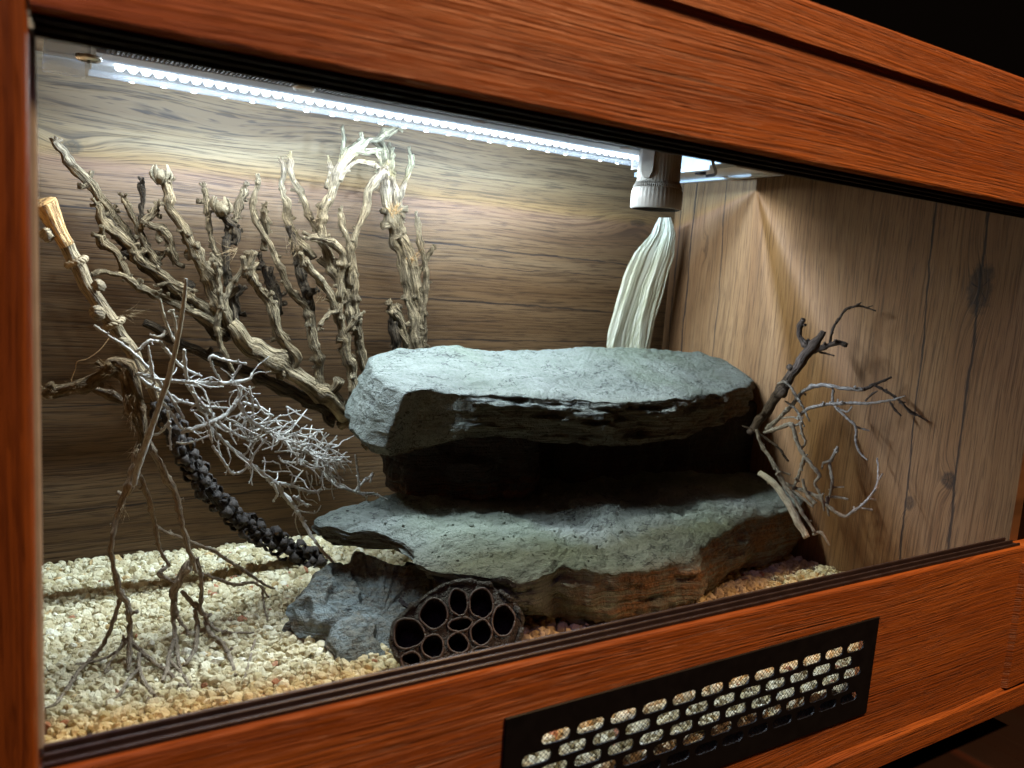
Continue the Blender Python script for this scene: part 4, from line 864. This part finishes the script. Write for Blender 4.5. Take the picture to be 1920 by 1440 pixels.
# ---- pale twig bush
tw = thing('pale_twig_bush', 'bleached grey twiggy branch sprawling between the back wall and lower slab', 'twigs', tuple(at(660, 1095, 1.0)))
PT = [
 (1.02, 1.06, [(176, 610, 4), (205, 631, 4), (240, 654, 4.5), (268, 680, 5), (292, 708, 5), (318, 742, 4.5), (345, 785, 4)]),
 (1.02, 1.10, [(255, 700, 5), (300, 712, 6), (350, 716, 6), (400, 719, 6), (440, 717, 5), (468, 710, 4), (472, 700, 3)]),
 (1.05, 1.10, [(240, 688, 4), (280, 722, 5), (310, 736, 5), (345, 754, 4.5), (385, 762, 4), (430, 766, 3)]),
 (1.0, 1.08, [(300, 640, 4), (322, 668, 4), (345, 690, 4), (378, 705, 3)]),
 (1.03, 1.10, [(340, 812, 5), (352, 806, 5), (385, 796, 5), (420, 780, 6), (438, 762, 6), (448, 742, 5), (452, 725, 4)]),
 (1.05, 1.08, [(300, 748, 4), (322, 775, 4), (338, 800, 4), (352, 806, 3)]),
 (1.06, 1.14, [(350, 720, 4), (372, 750, 5), (395, 775, 5), (420, 800, 5), (450, 818, 4), (480, 825, 4)]),
 (1.08, 1.22, [(446, 752, 6), (460, 778, 5), (485, 798, 5), (512, 812, 6), (535, 826, 5), (575, 845, 4), (605, 868, 4), (615, 890, 3)]),
 (1.06, 1.22, [(392, 800, 5), (425, 832, 5), (460, 862, 6), (492, 888, 6), (520, 908, 6), (532, 930, 5), (555, 955, 5)]),
 (1.22, .98, [(532, 925, 5), (550, 945, 5), (572, 985, 5), (598, 1025, 4), (632, 1062, 3.5), (660, 1096, 2.5)]),
 (1.15, 1.20, [(514, 812, 4), (540, 815, 3.5), (565, 818, 3), (595, 825, 2.5)]),
 (1.16, 1.22, [(540, 838, 4), (580, 850, 4), (615, 862, 3), (640, 862, 3)]),
 (1.18, 1.22, [(520, 905, 5), (550, 912, 4), (585, 922, 4), (605, 918, 2.5)]),
 (1.20, 1.36, [(590, 870, 4), (625, 905, 4), (660, 920, 4), (685, 926, 4), (708, 928, 3), (742, 951, 2.5)]),
 (1.24, 1.24, [(664, 922, 3), (680, 905, 3.5), (692, 895, 3), (699, 886, 3)]), (1.24, 1.24, [(698, 888, 3), (694, 905, 2.5)]), (1.23, 1.22, [(666, 853, 2), (670, 880, 2.5), (674, 924, 3)]),
 (1.04, 1.05, [(398, 836, 4), (420, 866, 4), (432, 885, 4), (450, 886, 3.5), (466, 872, 3), (478, 850, 3), (500, 820, 2)]),
 (1.04, 1.06, [(330, 830, 3), (355, 830, 3), (395, 815, 3), (398, 805, 3)]), (1.05, 1.05, [(385, 775, 3), (392, 800, 3.5), (398, 830, 3)]),
 (1.06, 1.08, [(392, 676, 4), (398, 668, 4.5), (425, 676, 4), (462, 682, 3)]), (1.06, 1.06, [(394, 676, 3), (404, 698, 3), (414, 712, 3)]), (1.07, 1.07, [(452, 684, 3), (440, 702, 3), (432, 716, 3)]),
 (1.05, 1.09, [(358, 722, 4), (368, 745, 4), (375, 768, 5), (402, 778, 5)]), (1.08, 1.10, [(468, 725, 2.5), (474, 760, 3), (474, 782, 2)]), (1.08, 1.14, [(455, 755, 4), (490, 765, 4), (512, 780, 3)]), (1.09, 1.13, [(478, 748, 3), (495, 775, 3), (508, 778, 3), (498, 800, 2.5)]),
 (1.03, 1.0, [(300, 560, 3.5), (306, 590, 4), (318, 622, 4), (330, 645, 4)]), (1.03, 1.02, [(322, 580, 5), (328, 600, 4), (330, 622, 4), (325, 640, 4)]), (1.02, 1.03, [(280, 628, 3), (300, 632, 5), (312, 622, 4)]), (1.02, 1.04, [(255, 660, 4), (278, 640, 4), (298, 640, 4)]),
 (1.02, 1.05, [(345, 655, 4), (348, 690, 5), (352, 715, 5)]), (1.02, 1.04, [(278, 648, 3), (282, 675, 4), (290, 720, 4)]), (1.06, 1.16, [(510, 905, 3), (520, 925, 3.5), (512, 940, 2.5)]), (1.2, 1.2, [(550, 930, 4), (568, 942, 4), (578, 950, 3)]),
 (1.02, 1.02, [(315, 770, 4), (318, 800, 4), (320, 845, 3)]), (1.02, 1.03, [(318, 790, 4), (300, 812, 3.5), (282, 815, 3)]),
]
allp = []
for i, (y0, y1, pts) in enumerate(PT):
    o, out = stem('twig', tw, PALE, y0, y1, [(a_, b2, r_ * .68) for a_, b2, r_ in pts], 80.2 + i * .61, sides=8, ridge=.10, lump=.14, nst=max(1, int(len(pts) * 1.2)), wob=.03, jit=.4, nodes=8, k0=.8, k1=2.2, rr=(.4, .6), flare=.85); allp.append(pts)
rn = random.Random(21)
for k in range(210):
    pts = allp[rn.choice([6, 7, 8, 7, 8, 10, 11, 11, 13, 12, 1, 4])]; i = rn.randint(0, len(pts) - 2); s = rn.random()
    x0 = pts[i][0] + (pts[i + 1][0] - pts[i][0]) * s; y0_ = pts[i][1] + (pts[i + 1][1] - pts[i][1]) * s
    if k > 110: q9 = rn.random(); x0, y0_ = 400 + 230 * q9 + rn.gauss(0, 22), 770 + 115 * q9 + rn.gauss(0, 20)
    base = math.atan2(pts[i + 1][1] - pts[i][1], pts[i + 1][0] - pts[i][0]); a = base + rn.choice((-1, 1)) * rn.uniform(.1, 1.2); L = rn.uniform(18, 66); aa = a
    yy = 1.06 + (x0 - 350) / 300 * .14 + rn.gauss(0, .025); r0 = rn.uniform(1.1, 2.0); pp = [(x0, y0_, r0)]
    for q_ in (.25, .5, .75, 1.0): aa += rn.gauss(0, .38); pp.append((pp[-1][0] + L * .25 * math.cos(aa), pp[-1][1] + L * .25 * math.sin(aa), r0 * (1 - .4 * q_)))
    stem('twig', tw, PALE, yy, yy + rn.gauss(0, .04), pp, 130 + k * .37, sides=7, ridge=.08, lump=.15, nst=rn.choice((0, 1, 1, 2)), wob=.01, jit=.35, nodes=9, k0=1.0, k1=2.6, rr=(.45, .7), flare=.8)

# ---- straight pale stick
ss = thing('straight_stick', 'long straight thin pale stick crossing in front of the twig bush', 'stick', tuple(at(252, 908, .93)))
stem('stick', ss, PALE, .92, .97, [(349, 522, 2.5), (346, 555, 3.5), (340, 600, 4), (328, 660, 4.5), (314, 715, 5), (296, 768, 5), (276, 825, 6), (264, 860, 6), (257, 885, 5), (252, 910, 4)], 200., sides=10, ridge=.10, lump=.06, jit=.2, wob=0)

# ---- brown forked branch standing in the gravel
fb = thing('forked_branch', 'brown forked branch with shaggy bark standing on its twigs in the gravel', 'branch', tuple(on(240, 1255, 2, -.33)))
FB = [
 ('limb', FIBRE, .84, .84, [(70, 742, 4), (100, 735, 8), (140, 727, 11), (168, 720, 11), (182, 708, 9), (200, 695, 8), (215, 686, 9)]),
 ('limb', FIBRE, .84, .86, [(196, 687, 4), (208, 683, 9), (224, 684, 12), (238, 700, 14), (247, 728, 13), (253, 760, 13), (262, 795, 11), (268, 822, 8.5), (264, 850, 6)]),
 ('limb', BROWN, .86, .84, [(268, 815, 10), (258, 850, 10), (248, 885, 9), (240, 915, 10), (228, 945, 9), (220, 968, 7), (212, 1000, 5), (208, 1030, 6), (212, 1055, 6), (219, 1085, 7), (226, 1115, 7), (240, 1130, 7)]),
 ('limb', BROWN, .86, .90, [(272, 820, 6), (288, 845, 7), (305, 880, 8), (318, 905, 9), (330, 932, 7), (338, 965, 6), (348, 1010, 6), (360, 1050, 6), (370, 1072, 5)]),
 ('limb', BROWN, .87, .90, [(258, 880, 4), (268, 905, 6), (280, 940, 6), (288, 970, 5), (294, 1000, 5), (302, 1035, 4), (318, 1060, 4)]),
 ('twig', BROWN, .89, 1.02, [(292, 988, 4), (315, 1000, 4), (342, 1010, 5), (370, 1022, 5), (400, 1033, 5), (430, 1052, 4.5), (465, 1075, 4), (500, 1098, 3), (516, 1104, 2)]),
 ('twig', BROWN, .84, .80, [(238, 1128, 6), (243, 1160, 7), (243, 1200, 6), (242, 1240, 5), (240, 1258, 3)]),
 ('twig', BROWN, .83, .78, [(226, 1120, 5), (212, 1165, 5), (196, 1203, 5), (176, 1230, 5), (150, 1255, 4), (128, 1288, 4.5), (106, 1318, 4), (72, 1332, 3)]),
 ('twig', BROWN, .82, .80, [(243, 1190, 4), (224, 1218, 3.5), (196, 1234, 3.5), (170, 1242, 3), (142, 1245, 2)]),
 ('twig', BROWN, .82, .78, [(244, 1200, 5), (270, 1226, 5), (294, 1246, 5), (318, 1262, 5), (338, 1285, 4), (362, 1312, 3)]),
 ('twig', BROWN, .80, .76, [(260, 1225, 5), (262, 1258, 5), (274, 1284, 5), (290, 1306, 5), (312, 1342, 3)]),
 ('twig', BROWN, .80, .74, [(260, 1255, 4), (242, 1272, 4), (228, 1296, 4), (196, 1332, 3.5), (166, 1362, 2.5)]),
 ('twig', BROWN, .78, .76, [(282, 1296, 3.5), (277, 1315, 3), (273, 1338, 2)]),
 ('twig', BROWN, .82, .80, [(232, 1190, 3.5), (228, 1208, 3), (196, 1260, 2), (214, 1250, 2)]),
 ('limb', BROWN, .90, .90, [(364, 1048, 8), (352, 1062, 9), (338, 1085, 10), (327, 1105, 10), (326, 1130, 7), (326, 1165, 6), (330, 1200, 5), (336, 1245, 3.5), (342, 1270, 2.5)]),
 ('twig', BROWN, .90, .90, [(340, 1108, 4), (356, 1126, 5), (374, 1142, 6), (388, 1162, 5), (405, 1180, 4.5), (432, 1187, 4), (476, 1186, 2.5)]),
 ('twig', BROWN, .90, .88, [(384, 1165, 4), (396, 1190, 5), (416, 1205, 5), (430, 1230, 4.5), (442, 1266, 3)]),
 ('twig', BROWN, .90, .86, [(366, 1142, 5), (370, 1180, 6), (366, 1215, 5), (352, 1240, 4), (344, 1248, 3)]),
 ('twig', BROWN, .91, .90, [(368, 1045, 5), (376, 1080, 5), (378, 1112, 5), (374, 1145, 4)]),
 ('twig', BROWN, .90, .97, [(340, 1070, 3), (362, 1068, 3), (400, 1083, 4), (440, 1096, 4), (470, 1092, 3.5), (488, 1100, 3), (504, 1120, 2)]),
 ('twig', BROWN, .97, .95, [(492, 1098, 3), (494, 1130, 2.5), (503, 1163, 2)]),
 ('twig', BROWN, .92, .86, [(478, 1200, 2.5), (472, 1222, 3), (458, 1275, 3)]),
 ('twig', BROWN, .90, .86, [(318, 1060, 5), (300, 1072, 5), (298, 1078, 5), (316, 1086, 4), (326, 1095, 4)]),
 ('twig', BROWN, .88, .84, [(328, 1130, 4), (335, 1160, 4), (350, 1180, 3.5), (352, 1190, 3)]),
 ('twig', BROWN, .86, .80, [(326, 1200, 4), (318, 1225, 5), (314, 1250, 5), (305, 1278, 4)]),
 ('twig', BROWN, .84, .78, [(320, 1240, 3.5), (340, 1262, 4), (352, 1280, 4), (362, 1300, 2.5)]),
]
for i, (nm, mt, y0, y1, pts) in enumerate(FB):
    stem(nm, fb, mt, y0 + .16, y1 + .14, [(a_, b2, r_ * (1.1 if mt is FIBRE else .76)) for a_, b2, r_ in pts], 220.1 + i * .83, sides=12 if nm == 'limb' else 9, ridge=.30 if mt is FIBRE else .20, lump=.13, nst=(3 if nm == 'limb' else 3), wob=.02, jit=.55, nodes=9, ground=True, k0=.8, k1=1.8, rr=(.35, .6), flare=.9)
fibres('bark_shred', fb, FIBRE, [(225, 690, .97, 100), (245, 740, .97, 110), (205, 690, .97, 170), (150, 728, .97, 180), (258, 840, .97, 120), (232, 955, .97, 100), (95, 735, .97, 185), (215, 735, .98, 200), (250, 780, .97, 100)], 15, 12, (10, 34), .6, 10)
stem('frayed_tuft', fb, FIBRE, 1.04, 1.04, [(165, 728, 3), (190, 735, 8), (215, 745, 10), (228, 752, 6)], 260.)

# ---- right hand twig
rt = thing('grey_twig_branch', 'bare grey twig branch leaning between the slabs and the right wall', 'branch', tuple(on(1440, 900, 0, 2.35)))
RT = [
 ('limb', DARKT, 2.36, 2.44, [(1405, 812, 8), (1428, 785, 9), (1450, 752, 10), (1475, 716, 11), (1498, 683, 10), (1518, 657, 10), (1534, 637, 8), (1545, 621, 6)]),
 ('limb', DARKT, 2.43, 2.40, [(1520, 657, 6), (1506, 643, 6), (1499, 626, 6), (1501, 608, 6), (1506, 598, 5)]),
 ('limb', DARKT, 2.44, 2.48, [(1525, 658, 7), (1546, 650, 6), (1570, 643, 6), (1590, 649, 4)]),
 ('twig', DARKT, 2.46, 2.56, [(1556, 644, 3), (1562, 616, 3.5), (1574, 597, 3.5), (1588, 579, 3.5), (1612, 574, 3), (1642, 583, 2)]),
 ('twig', DARKT, 2.53, 2.53, [(1590, 579, 2.5), (1602, 575, 2.5), (1615, 567, 1.8)]), ('twig', DARKT, 2.46, 2.47, [(1536, 660, 3), (1550, 663, 2.5), (1564, 667, 1.8)]), ('twig', DARKT, 2.55, 2.56, [(1625, 577, 2), (1637, 573, 1.5)]),
 ('twig', GREYT, 2.36, 2.52, [(1436, 806, 6), (1465, 780, 6), (1490, 754, 5.5), (1508, 732, 5.5), (1540, 722, 5.5), (1580, 728, 5), (1620, 731, 5)]),
 ('twig', DARKT, 2.52, 2.58, [(1618, 731, 5), (1642, 720, 4.5), (1672, 707, 2.5)]),
 ('twig', DARKT, 2.53, 2.62, [(1640, 722, 4), (1665, 736, 4), (1685, 750, 4), (1704, 768, 3), (1740, 790, 2)]),
 ('twig', GREYT, 2.40, 2.54, [(1495, 785, 4), (1512, 768, 5), (1545, 759, 5), (1590, 756, 4.5), (1630, 756, 4), (1672, 750, 3), (1698, 742, 2)]),
 ('twig', DARKT, 2.56, 2.58, [(1668, 752, 3), (1678, 768, 3), (1690, 780, 2.5)]), ('twig', DARKT, 2.57, 2.60, [(1690, 755, 3), (1708, 775, 2.5), (1728, 780, 2)]),
 ('twig', GREYT, 2.48, 2.52, [(1562, 726, 3), (1563, 758, 3.5), (1584, 780, 3.5), (1604, 800, 3.5), (1605, 828, 3.5), (1612, 848, 3), (1626, 863, 2)]), ('twig', GREYT, 2.51, 2.54, [(1604, 800, 3), (1630, 808, 2)]),
 ('twig', GREYT, 2.47, 2.48, [(1572, 766, 2.5), (1588, 772, 2.5), (1598, 762, 2)]), ('twig', DARKT, 2.53, 2.54, [(1622, 752, 2.5), (1634, 740, 3), (1645, 733, 2)]),
 ('twig', GREYT, 2.34, 2.42, [(1432, 812, 5), (1462, 802, 6), (1484, 797, 6), (1494, 828, 5.5), (1505, 850, 5.5), (1520, 870, 5), (1536, 892, 4.5), (1528, 906, 4), (1540, 932, 3.5), (1546, 958, 3)]),
 ('twig', GREYT, 2.40, 2.38, [(1508, 856, 4.5), (1500, 884, 4.5), (1492, 905, 4), (1486, 922, 4)]),
 ('twig', GREYT, 2.30, 2.36, [(1418, 806, 4), (1430, 838, 5), (1450, 868, 6), (1470, 908, 6), (1490, 936, 5.5), (1508, 968, 5), (1528, 998, 4)]), 
 ('twig', GREYT, 2.36, 2.38, [(1524, 1002, 4), (1540, 999, 4.5), (1556, 1023, 2.5)]),
 ('twig', GREYT, 2.38, 2.50, [(1470, 905, 4), (1500, 918, 4.5), (1530, 930, 4.5), (1556, 952, 5), (1582, 968, 5), (1598, 960, 4.5), (1622, 942, 4), (1642, 915, 3.5), (1647, 890, 3), (1645, 858, 2.5)]),
 ('twig', GREYT, 2.45, 2.48, [(1552, 945, 3.5), (1560, 905, 4), (1556, 870, 4), (1562, 855, 4.5), (1571, 838, 3.5)]), ('twig', GREYT, 2.45, 2.44, [(1556, 865, 3), (1544, 868, 3), (1541, 880, 2)]),
 ('twig', GREYT, 2.46, 2.48, [(1556, 932, 3), (1570, 932, 3.5), (1590, 936, 3)]), ('twig', GREYT, 2.46, 2.48, [(1558, 914, 2.5), (1583, 913, 2)]), ('twig', GREYT, 2.44, 2.44, [(1550, 930, 3.5), (1552, 950, 3.5), (1555, 968, 3)]),
 ('twig', GREYT, 2.48, 2.52, [(1608, 952, 3.5), (1636, 956, 3)]), ('twig', GREYT, 2.50, 2.52, [(1632, 935, 3), (1642, 938, 2.5)]), ('twig', GREYT, 2.50, 2.53, [(1648, 900, 2.5), (1655, 888, 2)]),
 ('twig', GREYT, 2.36, 2.38, [(1486, 920, 4), (1500, 930, 4), (1525, 950, 3.5)]), ('twig', GREYT, 2.38, 2.40, [(1505, 898, 4), (1512, 925, 5), (1528, 945, 5)]), ('twig', GREYT, 2.36, 2.38, [(1465, 885, 2.5), (1482, 890, 2.5)]),
 ('twig', DARKT, 2.30, 2.36, [(1392, 798, 2), (1415, 808, 3), (1440, 825, 3.5), (1460, 840, 3.5), (1478, 865, 3)]), ('twig', GREYT, 2.37, 2.40, [(1500, 790, 3), (1505, 815, 3.5), (1510, 830, 3), (1500, 845, 3)]),
 ('twig', GREYT, 2.38, 2.42, [(1458, 720, 3), (1470, 716, 3.5), (1482, 725, 3.5), (1494, 745, 4), (1505, 762, 3), (1518, 790, 2.5)]), ('twig', GREYT, 2.38, 2.38, [(1472, 752, 2.5), (1490, 765, 3), (1500, 782, 3), (1508, 800, 2.5)]),
 ('knot', DARKT, 2.36, 2.36, [(1455, 738, 9), (1464, 735, 12), (1474, 728, 8)]), ('twig', GREYT, 2.37, 2.37, [(1466, 784, 2.5), (1485, 782, 2.5), (1497, 786, 2)]),
]
for i, (nm, mt, x0, x1, pts) in enumerate(RT):
    stem(nm, rt, mt, x0, x1, [(a_, b2, r_ * (.85 if nm != 'twig' else .66)) for a_, b2, r_ in pts], 300.1 + i * .71, sides=12 if nm == 'limb' else 8, ridge=.10, lump=.12, nst=5 if nm == 'twig' and len(pts) > 3 else (2 if nm == 'limb' else 0), wob=.012, jit=.4, nodes=9, plane='x', k0=.9, k1=2.4, rr=(.4, .6), flare=.6)
ps = thing('pale_stick', 'smooth pale peeled stick poking out beside the right end of the slabs', 'stick', tuple(on(1512, 1005, 0, 2.33)))
stem('stick', ps, PALE, 2.30, 2.34, [(1424, 887, 5), (1446, 902, 6.5), (1466, 925, 7), (1486, 958, 7), (1500, 985, 7), (1513, 1008, 6)], 340., sides=12, ridge=.06, lump=.05, nst=1, plane='x', wob=0)

v, f, _o = tubeverts([(2.47, 1.37, 1.186, .006), (2.40, 1.25, 1.180, .006), (2.25, 1.12, 1.20, .006), (2.1, 1.0, 1.26, .006)], 8, 0, 0, 1.); mk('cable', v, f, BLACK, tray, smooth=True)
# ------------------------------------------------------------------ lotus pod
pod = thing('lotus_pod', 'dark dried lotus seed pod with open cells behind the front track', 'seed pod', tuple(on(858, 1240, 1, .56)))
pc = at(858, 1168, .56); tocam = CAMC - pc; tocam /= np.linalg.norm(tocam); pn = tocam * .93 + np.array([-.05, -.1, .42]); pn /= np.linalg.norm(pn)
t = NT('lotus_shell'); x, y, z = t.pos(); n1 = t.noise(t.comb(x, y, z), 35, 3, .6); n2 = t.noise(t.comb(x, y, z), 160, 2, .6)
PODM = t.fin(t.mix(t.mr(n1, .35, .65), (.006, .004, .004), (.018, .012, .0115)), .55, t.ma('ADD', n1, n2), .7, .006, Specular_IOR_Level=.5)
PODR = plain('lotus_rim', (.036, .025, .025), .55, noise_amp=.6, nscale=60)
pu = np.cross([0, 0, 1.], pn); pu /= np.linalg.norm(pu); pv = np.cross(pn, pu)
def podp(px, py, h=0): return on_plane(px, py, pc, pn) + pn * h
cells = [(767, 1189, 28, 28, 0), (813, 1153, 25, 28, 20), (859, 1130, 17, 25, 0), (902, 1132, 21, 28, 0), (944, 1165, 22, 27, 0), (863, 1172, 22, 13, -12), (811, 1214, 21, 22, 0), (859, 1206, 19, 19, 0), (902, 1188, 20, 23, 20), (770, 1240, 18, 16, 0), (822, 1250, 20, 15, 0), (905, 1228, 20, 16, 0), (862, 1240, 18, 14, 0)]
outl = [(735, 1200), (740, 1170), (760, 1148), (785, 1128), (812, 1108), (840, 1094), (880, 1090), (915, 1096), (942, 1112), (965, 1132), (978, 1158), (978, 1185), (965, 1215), (935, 1245), (890, 1268), (830, 1275), (775, 1262), (745, 1235)]
def cellpoly(c, k=1.0, n=28):
    cx, cy, a, b_, rot = c; ro = math.radians(rot); out = []
    for i in range(n):
        t_ = 2 * math.pi * i / n; wv = 1 + .16 * nz(math.cos(t_) * 1.1 + cx * .37, math.sin(t_) * 1.1, cy * .41); x_, y_ = a * k * wv * math.cos(t_), b_ * k * wv * math.sin(t_)
        out.append((cx + x_ * math.cos(ro) - y_ * math.sin(ro), cy + x_ * math.sin(ro) + y_ * math.cos(ro)))
    return out
import bmesh
bm = bmesh.new(); ed = []
N_ = 120; O = np.array(outl + outl[:1], float); Ls = np.concatenate([[0], np.cumsum(np.linalg.norm(np.diff(O, axis=0), axis=1))]); sv = np.linspace(0, Ls[-1], N_, endpoint=False)
orim = [(np.interp(s, Ls, O[:, 0]) + 2.5 * nz(s * .16, 1., 4.), np.interp(s, Ls, O[:, 1]) + 2.5 * nz(s * .16, 7., 4.)) for s in sv]
pu_px = .0012
def addloop(pts, h):
    vs_ = [bm.verts.new(tuple((podp(px, py, h) - ORG[pod.name]) * S)) for px, py in pts]
    return vs_, [bm.edges.new((vs_[i], vs_[(i + 1) % len(vs_)])) for i in range(len(vs_))]
ov, oe = addloop(orim, -.004); ed += oe; cl = []
for c in cells:
    v_, e_ = addloop(cellpoly(c, 1.02), 0.0); ed += e_; cl.append((v_, c))
bmesh.ops.triangle_fill(bm, use_beauty=True, use_dissolve=False, edges=ed)
# drop faces that filled the cells
for f in list(bm.faces):
    for v_, c in cl:
        if all(v in v_ for v in f.verts): bm.faces.remove(f); break
for v_, c in cl:                            # cell walls and floor
    prev = v_
    for h, k in ((-.03, .98), (-.07, .85)):
        pts = cellpoly(c, k); ring_ = [bm.verts.new(tuple((podp(px, py, h) - ORG[pod.name]) * S)) for px, py in pts]
        for i in range(len(ring_)): bm.faces.new((prev[i], prev[(i + 1) % len(ring_)], ring_[(i + 1) % len(ring_)], ring_[i]))
        prev = ring_
    bm.faces.new(prev)
prev = ov; cen = (858, 1185)
for h, k in ((-.012, 1.035), (-.030, 1.03), (-.06, .95), (-.10, .80), (-.14, .55), (-.17, .22)):
    ring_ = []
    for i, (px, py) in enumerate(orim):
        kk = k + .02 * math.sin(i * 1.1) + .02 * nz(i * .5, h * 90, 3.); ring_.append(bm.verts.new(tuple((podp(cen[0] + (px - cen[0]) * kk, cen[1] + (py - cen[1]) * kk, h) - ORG[pod.name]) * S)))
    for i in range(N_): bm.faces.new((prev[i], prev[(i + 1) % N_], ring_[(i + 1) % N_], ring_[i]))
    prev = ring_
bm.faces.new(prev)
me = bpy.data.meshes.new('shell'); bm.to_mesh(me); bm.free(); me.materials.append(PODM); po = bpy.data.objects.new('shell', me); po.parent = pod; col.objects.link(po); ORG['shell'] = ORG[pod.name]
for k_, c in enumerate(cells):
    pts = cellpoly(c, 1.02, 26); P_ = [(*podp(px, py, .004 + .002 * nz(i * .7, k_, 1.)), .0030 + .0012 * nz(i * .9, k_, 5.)) for i, (px, py) in enumerate(pts)]; P_.append(P_[0])
    v, f, _o = tubeverts(P_, 7, .12, .1, k_ * 1.1, step=.004); mk('seed_cell', v, f, PODR, pod, smooth=True)
P_ = [(*podp(px, py, -.004 + .016 * nz(i * .55, 2., 1.)), .0072 + .006 * nz(i * .8, 1., 5.)) for i, (px, py) in enumerate(orim[::2])]; P_.append(P_[0])
v, f, _o = tubeverts(P_, 8, .2, .25, 9.1, step=.005); mk('rim', v, f, PODM, pod, smooth=True)
